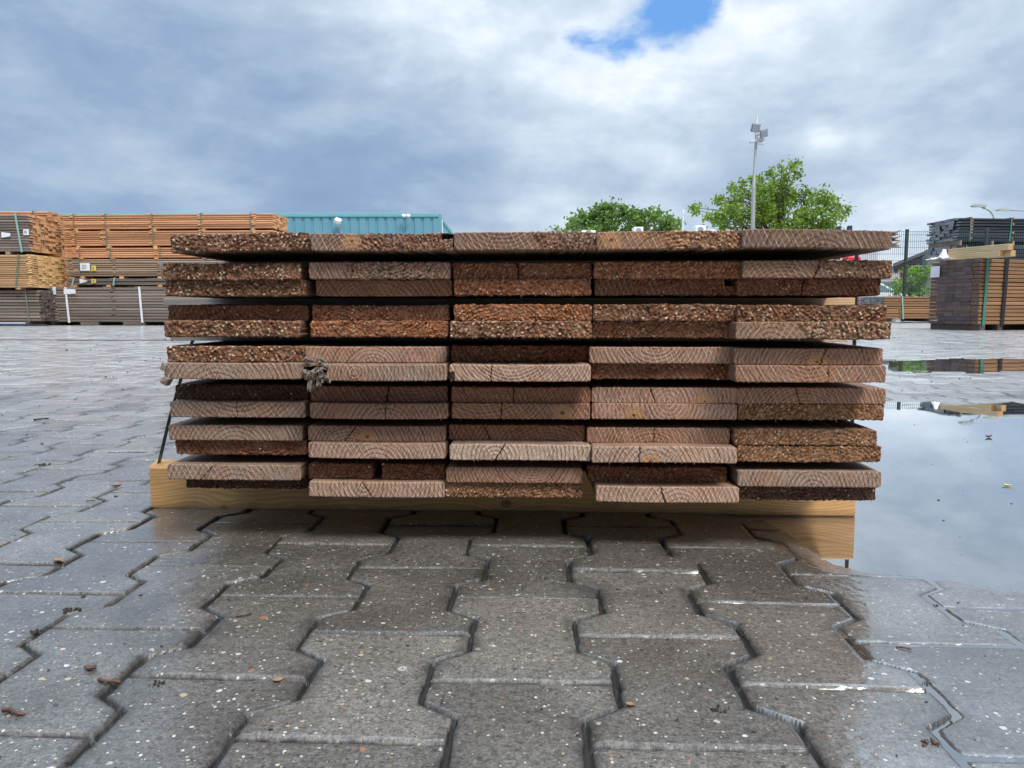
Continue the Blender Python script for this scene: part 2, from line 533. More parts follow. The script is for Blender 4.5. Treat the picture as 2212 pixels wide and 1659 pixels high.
def plank_end_material():
    m, t = mat('sawn_end_grain')
    P = t.n('ShaderNodeTexCoord').outputs['Object']
    x, y, z = t.sep(P)
    A = lambda n: t.attr(n, 'OBJECT')
    seed = A('seed')
    p2 = t.comb(x, t.m('MULTIPLY', seed, 3.7), z)
    wob = t.m('MULTIPLY', t.m('SUBTRACT', t.noise(p2, 36, 3, 0.5), 0.5), 0.007)
    wob2 = t.m('MULTIPLY', t.m('SUBTRACT', t.noise(p2, 260, 2, 0.5), 0.5), 0.0016)
    rx, rz = t.m('SUBTRACT', x, A('pith_x')), t.m('SUBTRACT', z, A('pith_z'))
    r = t.m('SQRT', t.m('ADD', t.m('MULTIPLY', rx, rx), t.m('MULTIPLY', rz, rz)))
    r = t.m('ADD', t.m('ADD', r, wob), wob2)
    ph = t.m('DIVIDE', r, A('ring'))
    fr = t.m('FRACT', ph)
    late = t.m('MULTIPLY', t.ss(fr, 0.35, 0.88), t.ss(fr, 1.0, 0.93))
    ring_var = t.noise(t.comb(t.m('FLOOR', ph), seed, 0.0), 3.7, 0)
    late = t.m('MULTIPLY', late, t.lin(ring_var, 0.3, 0.7, 0.45, 1.0))
    # saw marks in two directions, broken up by noise
    ang = A('saw')
    sa = t.m('ADD', t.m('MULTIPLY', x, t.m('COSINE', ang)), t.m('MULTIPLY', z, t.m('SINE', ang)))
    sa = t.m('ADD', sa, t.m('MULTIPLY', t.m('SUBTRACT', t.noise(p2, 30, 2, 0.5), 0.5), 0.006))
    s1 = t.m('FRACT', t.m('DIVIDE', sa, 0.0071))
    s1 = t.m('MULTIPLY', t.ss(s1, 0.0, 0.18), t.ss(s1, 0.42, 0.2))
    sb = t.m('SUBTRACT', t.m('MULTIPLY', x, t.m('COSINE', ang)), t.m('MULTIPLY', z, t.m('MULTIPLY', t.m('SINE', ang), 0.8)))
    s2 = t.m('FRACT', t.m('DIVIDE', sb, 0.0046))
    s2 = t.m('MULTIPLY', t.ss(s2, 0.0, 0.25), t.ss(s2, 0.55, 0.3))
    brk = t.ss(t.noise(p2, 95, 3, 0.6), 0.40, 0.62)
    brk2 = t.ss(t.noise(t.vm('ADD', p2, (0.7, 0, 0.2)), 60, 3, 0.6), 0.42, 0.62)
    s1 = t.m('MULTIPLY', s1, t.lin(brk, 0, 1, 0.35, 1))
    s2 = t.m('MULTIPLY', s2, brk2)
    smooth = t.m('SUBTRACT', 1.0, t.attr('rough'))
    fresh = t.attr('tint', 'OBJECT', 'Color')
    grey = t.attr('grey', 'OBJECT', 'Color')
    gn = t.noise(t.vm('MULTIPLY', p2, (1, 1, 1.6)), 22, 4, 0.6)
    gmix = t.ss(gn, 0.36, 0.64)
    c = t.mix(t.lin(gmix, 0, 1, 0.12, 1.0), fresh, grey)
    fib = t.noise(p2, 700, 3, 0.65)
    fb = t.lin(fib, 0.3, 0.7, 0.72, 1.28)
    c = t.mix(1.0, c, t.comb(fb, fb, fb), 'MULTIPLY')
    dark = t.mix(1.0, c, (0.34, 0.27, 0.24), 'MULTIPLY')
    c = t.mix(t.m('MULTIPLY', late, t.lin(smooth, 0, 1, 0.45, 0.85)), c, dark)
    lt = t.mix(0.55, c, (0.62, 0.55, 0.47))
    c = t.mix(t.m('MULTIPLY', s1, t.m('MULTIPLY', smooth, 0.75)), c, lt)
    c = t.mix(t.m('MULTIPLY', s2, t.m('MULTIPLY', smooth, 0.60)), c, dark)
    # a knot or a heart patch of fresh wood
    kx, kz = t.m('SUBTRACT', x, A('knot_x')), t.m('MULTIPLY', t.m('SUBTRACT', z, A('knot_z')), 1.3)
    kd = t.m('ADD', t.m('SQRT', t.m('ADD', t.m('MULTIPLY', kx, kx), t.m('MULTIPLY', kz, kz))), wob)
    km = t.ss(kd, 0.016, 0.010)
    kring = t.m('FRACT', t.m('DIVIDE', kd, 0.0028))
    kc = t.mix(t.ss(kring, 0.4, 0.9), (0.46, 0.25, 0.12), (0.30, 0.145, 0.065))
    kc = t.mix(t.ss(kd, 0.0034, 0.0018), kc, (0.10, 0.045, 0.025))
    c = t.mix(t.m('MULTIPLY', km, t.m('MULTIPLY', smooth, 0.85)), c, kc)
    # pale torn fibre tips and dark pits of rough ends
    chip = t.attr('chip')
    cv = t.lin(t.attr('cellv'), 0, 1, 0.40, 1.55)
    c = t.mix(t.attr('rough'), c, t.mix(1.0, c, t.comb(cv, cv, cv), 'MULTIPLY'))
    c = t.mix(t.ss(chip, 0.05, 0.9), c, (0.70, 0.56, 0.40))
    pit = t.attr('pit')
    c = t.mix(t.m('MULTIPLY', pit, 0.85), c, t.mix(1.0, c, (0.42, 0.34, 0.27), 'MULTIPLY'))
    h = t.m('ADD', t.m('MULTIPLY', late, -0.7), t.m('ADD', t.m('MULTIPLY', s1, 0.8), t.m('ADD', t.m('MULTIPLY', s2, -0.6), t.m('MULTIPLY', fib, 0.8))))
    nrm = t.bump(h, 0.75, 0.0011)
    pr = t.principled(Base_Color=c, Roughness=0.82, Normal=nrm)
    pr.inputs['Specular IOR Level'].default_value = 0.25
    return m


def long_grain_material(name, cols, scale=1.0, axis='y', rough=0.72, use_tone=False, objtint=False, knots=False):
    m, t = mat(name)
    P = t.n('ShaderNodeTexCoord').outputs['Object']
    x, y, z = t.sep(P)
    st = {'y': (38, 1.4, 60), 'x': (1.4, 38, 60)}[axis]
    rnd = t.attr('tone') if use_tone else t.attr('seed', 'OBJECT')
    off = t.comb(t.m('MULTIPLY', rnd, 13.0), t.m('MULTIPLY', rnd, 7.7), t.m('MULTIPLY', rnd, 3.3))
    v = t.vm('ADD', t.vm('MULTIPLY', P, tuple(k * scale for k in st)), off)
    n1 = t.noise(v, 1.0, 5, 0.6, 0.6)
    n2 = t.noise(v, 4.5, 3, 0.6)
    c = t.ramp(n1, [(0.28, cols[0]), (0.5, cols[1]), (0.72, cols[2])])
    f = t.lin(n2, 0.3, 0.7, 0.75, 1.25)
    c = t.mix(1.0, c, t.comb(f, f, f), 'MULTIPLY')
    if use_tone:
        f = t.lin(rnd, 0, 1, 0.76, 1.24)
        c = t.mix(1.0, c, t.comb(f, f, f), 'MULTIPLY')
    if objtint:
        c = t.mix(0.55, c, t.mix(1.0, t.attr('grey', 'OBJECT', 'Color'), (0.75, 0.68, 0.6), 'MULTIPLY'))
    if knots:
        vv = t.n('ShaderNodeTexVoronoi', {'Vector': t.vm('MULTIPLY', P, (5.5, 9, 9)), 'Scale': 1.0}, feature='F1')
        kd = vv.outputs['Distance']
        c = t.mix(t.ss(kd, 0.13, 0.09), c, (0.17, 0.07, 0.03))
    pr = t.principled(Base_Color=c, Roughness=rough, Normal=t.bump(n2, 0.35, 0.0008 / max(scale, 0.2)))
    pr.inputs['Specular IOR Level'].default_value = 0.3
    return m


def beam_material():
    m, t = mat('planed_spruce')
    P = t.n('ShaderNodeTexCoord').outputs['Object']
    x, y, z = t.sep(P)
    # flat-sawn grain: slow waves along the length, thin growth lines
    big = t.noise(t.comb(t.m('MULTIPLY', x, 3.2), t.m('MULTIPLY', y, 6.0), t.m('MULTIPLY', z, 9.0)), 1.0, 2, 0.5)
    zz = t.m('MULTIPLY_ADD', t.m('SUBTRACT', big, 0.5), 0.085, z)
    zz = t.m('ADD', zz, t.m('MULTIPLY', y, 0.25))
    # knots bend the lines
    kn = 0.0
    km = None
    for kx, kz, kr in ((-0.462, 0.002, 0.0065), (0.015, 0.016, 0.0075), (0.20, 0.022, 0.004), (-0.20, 0.060, 0.005), (0.42, 0.055, 0.004)):
        a = t.m('MULTIPLY', t.m('SUBTRACT', x, kx), 0.75)
        b = t.m('SUBTRACT', z, kz)
        dd = t.m('SQRT', t.m('ADD', t.m('MULTIPLY', a, a), t.m('MULTIPLY', b, b)))
        e = t.m('EXPONENT', t.m('MULTIPLY', t.m('MULTIPLY', dd, dd), -0.5 / (kr * 2.2) ** 2))
        zz = t.m('MULTIPLY_ADD', e, 0.014, zz)
        k1 = t.ss(dd, kr, kr * 0.75)
        km = k1 if km is None else t.m('MAXIMUM', km, k1)
    fr = t.m('FRACT', t.m('DIVIDE', zz, 0.0068))
    late = t.m('MULTIPLY', t.ss(fr, 0.25, 0.9), t.ss(fr, 1.0, 0.94))
    fine = t.noise(t.comb(t.m('MULTIPLY', x, 14), t.m('MULTIPLY', y, 300), t.m('MULTIPLY', z, 420)), 1.0, 4, 0.6)
    c = t.mix(t.noise(P, 5, 3, 0.5), (0.66, 0.39, 0.165), (0.57, 0.32, 0.125))
    c = t.mix(t.m('MULTIPLY', late, 0.55), c, (0.37, 0.185, 0.07))
    f = t.lin(fine, 0.3, 0.7, 0.86, 1.14)
    c = t.mix(1.0, c, t.comb(f, f, f), 'MULTIPLY')
    c = t.mix(t.m('MULTIPLY', km, 0.7), c, (0.19, 0.075, 0.035))
    grime = t.ss(t.noise(t.comb(t.m('MULTIPLY', x, 9), y, t.m('MULTIPLY', z, 22)), 1.0, 6, 0.65), 0.50, 0.68)
    c = t.mix(t.m('MULTIPLY', grime, 0.38), c, (0.22, 0.135, 0.07))
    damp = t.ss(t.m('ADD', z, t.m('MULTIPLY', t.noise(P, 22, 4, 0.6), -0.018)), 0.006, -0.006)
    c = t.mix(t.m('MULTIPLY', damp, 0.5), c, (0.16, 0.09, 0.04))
    pr = t.principled(Base_Color=c, Roughness=0.6, Normal=t.bump(fine, 0.25, 0.0006))
    pr.inputs['Specular IOR Level'].default_value = 0.35
    return m


def leaf_material(name, a, b):
    m, t = mat(name)
    P = t.n('ShaderNodeTexCoord').outputs['Object']
    tone = t.attr('tone')
    c = t.mix(tone, a, b)
    n = t.lin(t.noise(P, 1.1, 4, 0.6), 0.3, 0.7, 0.75, 1.25)
    c = t.mix(1.0, c, t.comb(n, n, n), 'MULTIPLY')
    df = t.n('ShaderNodeBsdfPrincipled', {'Base Color': c, 'Roughness': 0.5})
    tl = t.n('ShaderNodeBsdfTranslucent', {'Color': t.mix(1.0, c, (1.5, 1.7, 0.7), 'MULTIPLY')})
    mx = t.n('ShaderNodeMixShader', {0: 0.38, 1: df.outputs[0], 2: tl.outputs[0]})
    t.t.links.new(mx.outputs[0], t.n('ShaderNodeOutputMaterial').inputs[0])
    return m


M = {}
M['paving'] = concrete_material()
M['yard'] = far_ground_material()
M['water'] = water_material()
M['end'] = plank_end_material()
M['plank'] = long_grain_material('weathered_plank_face', [(0.11, 0.075, 0.052), (0.20, 0.145, 0.105), (0.30, 0.235, 0.18)], objtint=True)
M['beam'] = beam_material()
M['strap'] = simple('dark_green_strap', (0.010, 0.050, 0.040), 0.38)

# ------------------------------------------------------------------ paved yard (the ground)
TH = R(2.15)
CT, ST = math.cos(TH), math.sin(TH)
PIT, AMP, LEN = 0.139, 0.0158, 0.200
U0, V_EVEN, V_ODD = -0.0858, 0.862, 0.762
ZW = -0.0040


def macro(x, y):
    z = vnoise(x, y, 0.9, 5, 3) * 0.0022
    s = sstep(x + vnoise(x, y, 2.2, 8, 3) * 0.05, 0.30, 0.52) * sstep(y + vnoise(x, y, 2.5, 9, 3) * 0.04, 0.87, 1.02) * (1 - sstep(y + vnoise(x, y, 1.6, 10, 3) * 0.35, 2.45, 3.05))
    z = z * (1 - 0.6 * s) - 0.0105 * s
    near = sstep(x, 0.20, 0.42) * (1 - sstep(y, 0.88, 1.0))
    z = z * (1 - 0.7 * near) - 0.0028 * near
    far = sstep(x + vnoise(x, y, 1.0, 11, 3) * 0.5, 1.7, 2.3) * sstep(y + vnoise(x, y, 0.8, 14, 2) * 0.2, 4.15, 4.45) * (1 - sstep(y + vnoise(x, y, 0.9, 12, 3) * 0.25, 5.2, 5.45))
    z = z - 0.011 * far
    return z


def trap(v):
    """zigzag of the long paver edges: +1 round V_ODD, -1 round V_EVEN"""
    ph = ((v - V_ODD) / LEN) % 1.0
    ph = np.minimum(ph, 1 - ph) * LEN                 # 0 .. LEN/2 away from the +1 centre
    return 1 - 2 * np.clip((ph - 0.0385) / 0.023, 0, 1)


def block_info(x, y):
    u, v = x * CT - y * ST, x * ST + y * CT
    T = trap(v)
    k = np.floor((u - U0) / PIT)
    best = None
    f = (u - U0) / PIT
    i = np.floor(f).astype(int)
    # boundary k sits at U0 + k*PIT + sgn*AMP*T, sgn = + for even k
    def bnd(kk):
        return U0 + kk * PIT + np.where(kk % 2 == 0, 1, -1) * AMP * T
    i = np.where(u < bnd(i), i - 1, i)
    i = np.where(u >= bnd(i + 1), i + 1, i)
    dl, dr = u - bnd(i), bnd(i + 1) - u
    v0 = np.where(i % 2 == 0, V_EVEN, V_ODD)
    j = np.floor((v - v0) / LEN).astype(int)
    db = v - (v0 + j * LEN)
    da = LEN - db
    uc = U0 + (i + 0.5) * PIT
    vc = v0 + (j + 0.5) * LEN
    return i, j, dl, dr, db, da, u - uc, v - vc


RT = np.random.RandomState(77).rand(512, 512, 5)


def height(x, y):
    i, j, dl, dr, db, da, lu, lv = block_info(x, y)
    rr = RT[(i * 7 + 1000) % 512, (j * 5 + 1000) % 512]
    e = vnoise(x, y, 70, 3, 3) * 0.0016
    wob = vnoise(x, y, 18, 21, 2) * 0.0010
    de = np.minimum(np.minimum(dl, dr), np.minimum(db + 0.0006, da + 0.0006)) + e * 0.8 + wob
    gap = 0.0016 + 0.0010 * vnoise(x, y, 6, 31, 2) + 0.0007 * (np.minimum(dl, dr) < np.minimum(db, da))
    depth = 0.0085 + 0.003 * vnoise(x, y, 25, 4, 3)
    # transverse joints are shallower and more filled
    tr = np.minimum(db, da) < np.minimum(dl, dr)
    depth = np.where(tr, depth * 0.95, depth)
    wall = sstep(de, gap - 0.0006, gap + 0.0012)
    cham = sstep(de, gap, gap + 0.0048 + 0.0014 * e / 0.0016)
    z = -depth * (1 - wall) - (0.0006 + 0.0019 * rr[..., 4]) * (1 - cham) * wall
    z += (rr[..., 0] - 0.5) * 0.0022 + (rr[..., 1] - 0.5) * 0.020 * lu + (rr[..., 2] - 0.5) * 0.014 * lv
    z += vnoise(x, y, 160, 6, 2) * 0.00035 + vnoise(x, y, 28, 16, 2) * 0.0004
    lng = np.minimum(dl, dr)
    edge = (1 - sstep(lng + e * 3 + 0.004 * vnoise(x, y, 30, 41, 3), 0.004, 0.019)) * wall
    return z + macro(x, y), 1 - wall, rr[..., 3], edge, (1 - cham) * wall


def tile(name, x0, x1, y0, y1, step, drop=0.0):
    nx, ny = int(round((x1 - x0) / step)) + 1, int(round((y1 - y0) / step)) + 1
    X, Y = np.meshgrid(np.linspace(x0, x1, nx), np.linspace(y0, y1, ny))
    Z, J, T, E, C = height(X, Y)
    vs = np.stack([X, Y, Z - drop], -1).reshape(-1, 3)
    a = (np.arange(ny - 1)[:, None] * nx + np.arange(nx - 1)[None, :]).ravel()
    q = np.stack([a, a + 1, a + nx + 1, a + nx], -1)
    return vs, q, J.ravel(), T.ravel(), E.ravel(), C.ravel()


def paving():
    parts = [tile('a', -1.5, 1.5, 0.30, 1.45, 0.0024), tile('b', -4.2, 4.2, 1.448, 3.7, 0.007, 0.0)]
    V, Q, J, T, E, C, n = [], [], [], [], [], [], 0
    for vs, q, j, t, e, c in parts:
        E.append(e)
        C.append(c)
        V.append(vs)
        Q.append(q + n)
        J.append(j)
        T.append(t)
        n += len(vs)
    o = np_mesh('paving', np.concatenate(V), np.concatenate(Q), [M['paving']], attrs={'joint': np.concatenate(J), 'tone': np.concatenate(T), 'edge': np.concatenate(E), 'cham': np.concatenate(C)}, smooth=True)
    tag(o, kind='structure')


def far_paving():
    """single interlocking pavers outside the finely modelled area"""
    hv = 0.0385
    V, Fc, J, T = [], [], [], []
    rng = np.random.RandomState(4)
    for i in range(-110, 111):
        v0 = V_EVEN if i % 2 == 0 else V_ODD
        for j in range(-6, 72):
            uc, vc = U0 + (i + 0.5) * PIT, v0 + (j + 0.5) * LEN
            x, y = uc * CT + vc * ST, -uc * ST + vc * CT
            if y > 14.2 or abs(x) > 2.6 + 0.82 * max(y, 0):
                continue
            if (-1.42 < x < 1.42 and 0.38 < y < 1.5) or (-4.1 < x < 4.1 and 1.38 < y < 3.62):
                continue
            wide, nar = PIT / 2 + AMP, PIT / 2 - AMP
            L2 = LEN / 2
            right = [(wide, -L2), (wide, -L2 + hv), (nar, -L2 + hv + 0.023), (nar, L2 - hv - 0.023), (wide, L2 - hv), (wide, L2)]
            outl = right + [(-a, b) for a, b in right[::-1]]
            zb = float(macro(np.array([x]), np.array([y]))[0]) + rng.uniform(-0.0014, 0.0014)
            tu, tv = rng.uniform(-0.010, 0.010), rng.uniform(-0.007, 0.007)
            tn = rng.rand()
            b = len(V)
            for inset, dz in ((0.0022, -0.016), (0.0024, -0.0028), (0.0080, 0.0)):
                for a, c in outl:
                    uu = a - math.copysign(inset, a)
                    vv2 = c - math.copysign(inset, c) if abs(abs(c) - L2) < 1e-6 else c
                    U, Vv = uc + uu, vc + vv2
                    V.append((U * CT + Vv * ST, -U * ST + Vv * CT, zb + dz + tu * uu + tv * vv2))
                    J.append(1.0 if dz < -0.01 else 0.0)
                    T.append(tn)
            for lv in (0, 12):
                for k in range(12):
                    k2 = (k + 1) % 12
                    Fc.append((b + lv + k, b + lv + k2, b + lv + 12 + k2, b + lv + 12 + k))
            t_ = b + 24
            Fc.append((t_ + 0, t_ + 1, t_ + 10, t_ + 11))
            Fc.append((t_ + 1, t_ + 2, t_ + 9, t_ + 10))
            Fc.append((t_ + 2, t_ + 3, t_ + 8, t_ + 9))
            Fc.append((t_ + 3, t_ + 4, t_ + 7, t_ + 8))
            Fc.append((t_ + 4, t_ + 5, t_ + 6, t_ + 7))
    o = np_mesh('paving', np.array(V), np.array(Fc), [M['paving']], attrs={'joint': np.array(J), 'tone': np.array(T)})
    tag(o, kind='structure')


paving()
far_paving()
g = MB()
g.add([(-900, -30, -0.021), (900, -30, -0.021), (900, 1500, -0.021), (-900, 1500, -0.021)], [(0, 1, 2, 3)])
tag(g.build('ground', M['yard']), kind='structure')
g = MB()
g.add([(0.24, 0.3, ZW), (9, 0.3, ZW), (9, 6.2, ZW), (0.24, 6.2, ZW)], [(0, 1, 2, 3)])
tag(g.build('water', M['water']), kind='structure')

# ------------------------------------------------------------------ the pile of planks
T_P = 0.022
BEAM_H = 0.070
PITCH_L = 0.0565
YAW = -R(2.0)
COLS = 'ABCDE'
# x left, x right, y top, y bottom (picture units), look, optional depth
TAB = {
    1: [[(368, 669.5, 508, 543, 'R'), (670, 979.5, 505.5, 541, 'M1'), (980, 1289, 505, 543, 'M2'), (1289.5, 1604, 503, 543, 'M3'), (1604.6, 1923.5, 505, 543.5, 'G2')]],
    2: [[(349, 652, 570, 604, 'R'), (666, 972, 569, 603.5, 'M4'), (978, 1278, 570.7, 605.4, 'b'), (1283.7, 1599.7, 570, 606, 'o'), (1606.5, 1925.5, 570, 605, 'M5')],
        [(355.7, 663.4, 604.7, 639.4, 'Rb'), (681, 977, 605, 638.6, 'sb'), (980, 1276, 605.4, 639.8, 'b'), (1284.8, 1587.6, 605.4, 639.4, 'd'), (1593, 1899, 606.5, 641.7, 'd')]],
    3: [[(361, 668, 659.4, 691.5, 'd'), (672.5, 970, 658.3, 692.6, 'd'), (980, 1278.8, 658, 694, 'o'), (1282.5, 1587.6, 660, 694, 'Rb'), (1593, 1911.6, 663, 697, 'Rb')],
        [(352.7, 651, 692, 725.5, 'Rb'), (668.7, 968, 693.4, 725.5, 'o'), (972, 1278, 694, 730, 'R2'), (1280, 1583, 694, 726, 'b'), (1591, 1921.8, 698, 733, 'M6')]],
    4: [[(359.5, 658.5, 744.4, 778.3, 'R'), (657, 965, 747, 781, 'P'), (973.8, 1268.6, 745, 780, 'b'), (1274, 1585.7, 751, 785, 'P'), (1587.6, 1904.8, 753.8, 787.8, 'B')],
        [(351.5, 654, 780, 814.5, 'G'), (654, 965, 784, 819.4, 'G'), (970, 1276, 782, 820.6, 'W'), (1278, 1583.8, 787, 817.6, 'd'), (1589.5, 1910.4, 790.4, 823, 'B')]],
    5: [[(378, 668, 832, 863.6, 'dd'), (669.8, 967, 834.5, 867.4, 'sd'), (974.5, 1275, 835.7, 869.7, 'sb'), (1278.8, 1590.6, 837, 871.5, 'P'), (1593, 1911, 839.5, 873, 'P2')],
        [(365, 660.4, 872, 901.8, 'G'), (668, 968, 869, 904.4, 'B'), (975.7, 1274, 870.4, 905.5, 'B2'), (1278.8, 1590.6, 872, 906.3, 'P'), (1596, 1906.7, 870.4, 907, 'ro')]],
    6: [[(362, 654, 920, 951.6, 'G'), (664, 963, 920, 952.7, 'P2'), (969, 1263, 917.6, 951.6, 'sb'), (1268.6, 1575.5, 923, 958, 'B'), (1588, 1891.5, 927, 963, 'ro')],
        [(378, 663.4, 951.6, 981.8, 'd'), (664, 963, 957, 990, 'W'), (970.7, 1276, 961, 995, 'WW'), (1278.8, 1590.6, 965, 1000.7, 'W'), (1593, 1901, 966, 997, 'ro')]],
    7: [[(359, 651, 1005, 1036.5, 'G'), (665, 960.5, 1000.7, 1034.7, 'd'), (963, 1257, 1009, 1044, 'B'), (1270, 1568.7, 1008, 1041, 'd'), (1595, 1901, 1018, 1052, 'G')],
        [(400.6, 664, 1030, 1054.7, 'dd'), (666, 960.5, 1040, 1073.5, 'W'), (960.5, 1256.5, 1044, 1075, 'ro'), (1288, 1595, 1049.8, 1084.9, 'W2'), (1595, 1889.7, 1052, 1080, 'dd')]],
}
# depth of the front ends in the upper layers (picture gives no leverage there)
DEP = {(1, 0): [1.035, 1.022, 1.012, 1.000, 0.985],
       (2, 0): [1.050, 1.038, 1.048, 1.024, 1.000], (2, 1): [1.058, 1.062, 1.040, 1.042, 1.022],
       (4, 0): [1.060, 1.052, 1.075, 1.034, 1.008], (4, 1): [1.046, 1.022, 1.014, 1.046, 0.998],
       (3, 0): [1.082, 1.066, 1.034, 1.024, 1.008], (3, 1): [1.060, 1.052, 1.014, 1.036, 0.990]}
# look: fresh tint, weathered tint, share of rough (0..1), pale chips, words
LOOK = {
    'R': ((0.23, 0.115, 0.062), (0.24, 0.142, 0.088), 1.0, 0.52, 'crumbly end full of pale fibre tips'),
    'R2': ((0.27, 0.145, 0.080), (0.28, 0.165, 0.10), 1.0, 0.46, 'crumbly light brown end'),
    'Rb': ((0.24, 0.125, 0.066), (0.25, 0.15, 0.092), 1.0, 0.32, 'rough brown pale speckled end'),
    'b': ((0.32, 0.145, 0.075), (0.31, 0.16, 0.092), 1.0, 0.14, 'rough reddish brown end'),
    'o': ((0.36, 0.165, 0.075), (0.33, 0.165, 0.085), 1.0, 0.18, 'rough orange brown end'),
    'ro': ((0.29, 0.165, 0.082), (0.31, 0.185, 0.10), 0.9, 0.22, 'rough straw brown end'),
    'd': ((0.225, 0.102, 0.054), (0.24, 0.118, 0.068), 0.8, 0.07, 'dull dark brown end'),
    'dd': ((0.10, 0.055, 0.034), (0.11, 0.064, 0.043), 1.0, 0.06, 'nearly black rough end'),
    'sd': ((0.26, 0.125, 0.072), (0.27, 0.145, 0.09), 0.25, 0.03, 'dark brown smooth sawn end'),
    'sb': ((0.35, 0.18, 0.105), (0.36, 0.205, 0.13), 0.2, 0.03, 'brown smooth sawn end'),
    'G': ((0.37, 0.255, 0.18), (0.36, 0.295, 0.245), 0.05, 0.02, 'grey weathered end with curved rings'),
    'G2': ((0.28, 0.19, 0.14), (0.29, 0.215, 0.17), 0.2, 0.05, 'grey brown end with slanting saw marks'),
    'P': ((0.44, 0.285, 0.205), (0.42, 0.30, 0.235), 0.0, 0.02, 'pinkish grey end with clear rings'),
    'P2': ((0.40, 0.245, 0.165), (0.38, 0.255, 0.185), 0.05, 0.02, 'pinkish brown saw marked end'),
    'B': ((0.37, 0.215, 0.135), (0.36, 0.24, 0.17), 0.05, 0.02, 'tan brown end with arched rings'),
    'B2': ((0.38, 0.205, 0.115), (0.35, 0.21, 0.135), 0.0, 0.02, 'warm brown smooth end'),
    'W': ((0.52, 0.385, 0.29), (0.49, 0.385, 0.315), 0.0, 0.02, 'pale grey end with dark rings'),
    'W2': ((0.54, 0.40, 0.31), (0.51, 0.39, 0.31), 0.0, 0.02, 'pale pinkish jutting end'),
    'WW': ((0.62, 0.51, 0.41), (0.60, 0.52, 0.45), 0.1, 0.05, 'whitish cracked end'),
    'M1': ((0.31, 0.18, 0.11), (0.33, 0.25, 0.20), (0.36, 1.0), 0.10, 'half smooth grey, half torn brown end'),
    'M2': ((0.34, 0.21, 0.14), (0.36, 0.27, 0.215), (0.55, 1.0), 0.10, 'greyish pink end with slanting saw lines'),
    'M3': ((0.44, 0.27, 0.155), (0.35, 0.235, 0.17), (0.42, 1.0), 0.20, 'end tan at left, rough at right'),
    'M4': ((0.33, 0.21, 0.155), (0.35, 0.255, 0.205), (0.22, 0.9), 0.12, 'mauve grey end with torn rings'),
    'M5': ((0.29, 0.18, 0.12), (0.30, 0.215, 0.16), (0.55, 1.0), 0.14, 'grey brown end with diagonal crack'),
    'M6': ((0.30, 0.195, 0.125), (0.31, 0.225, 0.155), (0.40, 1.0), 0.36, 'frayed two tone fibrous end'),
}
CRACK = {(2, 0, 4): (0.50, 0.0016, 0.35), (2, 0, 2): (0.47, 0.0018, -0.1), (4, 0, 4): (0.60, 0.0020, 0.35), (5, 0, 1): (0.565, 0.0020, 0.1), (5, 0, 2): (0.45, 0.0012, 0.0),
         (5, 1, 1): (0.55, 0.0010, 0.0), (7, 0, 1): (0.505, 0.0070, 0.0), (7, 1, 1): (0.43, 0.0020, -0.6), (7, 1, 3): (0.47, 0.0020, -0.3), (6, 1, 2): (0.36, 0.0018, 0.6),
         (5, 0, 3): (0.42, 0.0012, -0.3), (5, 0, 4): (0.41, 0.0014, -0.3), (6, 0, 2): (0.28, 0.0014, -0.5), (4, 1, 4): (0.62, 0.0014, 0.0), (5, 1, 2): (0.36, 0.0014, 0.1),
         (7, 0, 0): (0.30, 0.0010, 0.9), (6, 0, 1): (0.31, 0.0012, 0.7), (2, 1, 4): (0.46, 0.0012, 0.2), (6, 1, 3): (0.33, 0.0012, 0.1), (6, 0, 3): (0.47, 0.0012, 0.0),
         (5, 1, 0): (0.495, 0.0009, 0.0), (4, 1, 2): (0.30, 0.0010, 0.1)}
NOTCH = {(2, 1, 3): (0.925, 1.01, 0.62, 1.05, 0.06), (4, 1, 1): (-0.01, 0.155, 0.42, 0.80, 0.07), (1, 0, 1): (0.92, 1.01, 0.70, 1.05, 0.03),
         (4, 1, 2): (-0.01, 0.03, -0.05, 0.5, 0.012)}
PITH = {(4, 0, 1): (0.47, -0.014, 0.0052), (4, 0, 3): (0.45, 0.040, 0.0052), (4, 0, 4): (0.53, -0.010, 0.0050), (5, 0, 3): (0.53, 0.001, 0.0058), (5, 1, 3): (0.53, 0.0225, 0.0058),
        (5, 1, 0): (0.50, 0.075, 0.0062), (6, 0, 0): (0.50, -0.022, 0.0060), (7, 0, 0): (0.52, -0.025, 0.0068), (7, 1, 1): (0.40, 0.016, 0.0060), (7, 1, 3): (0.58, -0.012, 0.0062),
        (7, 0, 4): (0.53, -0.006, 0.0058), (6, 1, 1): (0.50, -0.016, 0.0062), (6, 1, 3): (0.42, -0.012, 0.0062), (5, 1, 1): (0.55, -0.020, 0.0060), (4, 1, 0): (0.38, -0.030, 0.0066),
        (4, 1, 2): (0.45, 0.060, 0.0045), (4, 1, 1): (0.36, 0.010, 0.0050), (6, 0, 3): (0.45, -0.020, 0.0050), (1, 0, 4): (0.55, -0.020, 0.0064), (3, 1, 1): (0.55, 0.07, 0.0050),
        (2, 1, 1): (0.45, -0.04, 0.0055), (6, 1, 2): (0.32, 0.004, 0.0058), (6, 0, 1): (0.30, -0.02, 0.005), (4, 1, 4): (0.50, 0.055, 0.005)}
KNOT = {(6, 0, 1): (0.43, 0.006), (5, 1, 3): (0.29, 0.006), (5, 0, 3): (0.78, 0.003), (5, 1, 2): (0.80, 0.009), (1, 0, 3): (0.10, 0.013), (1, 0, 1): (0.29, 0.012), (6, 1, 3): (0.41, 0.003),
        (4, 0, 4): (0.56, 0.004), (6, 1, 0): (0.66, 0.010), (3, 0, 0): (0.36, 0.010)}
COLW = ['leftmost', 'second from left', 'middle', 'second from right', 'rightmost']
LAYW = ['', 'top', 'second', 'third', 'fourth', 'fifth', 'sixth', 'bottom']


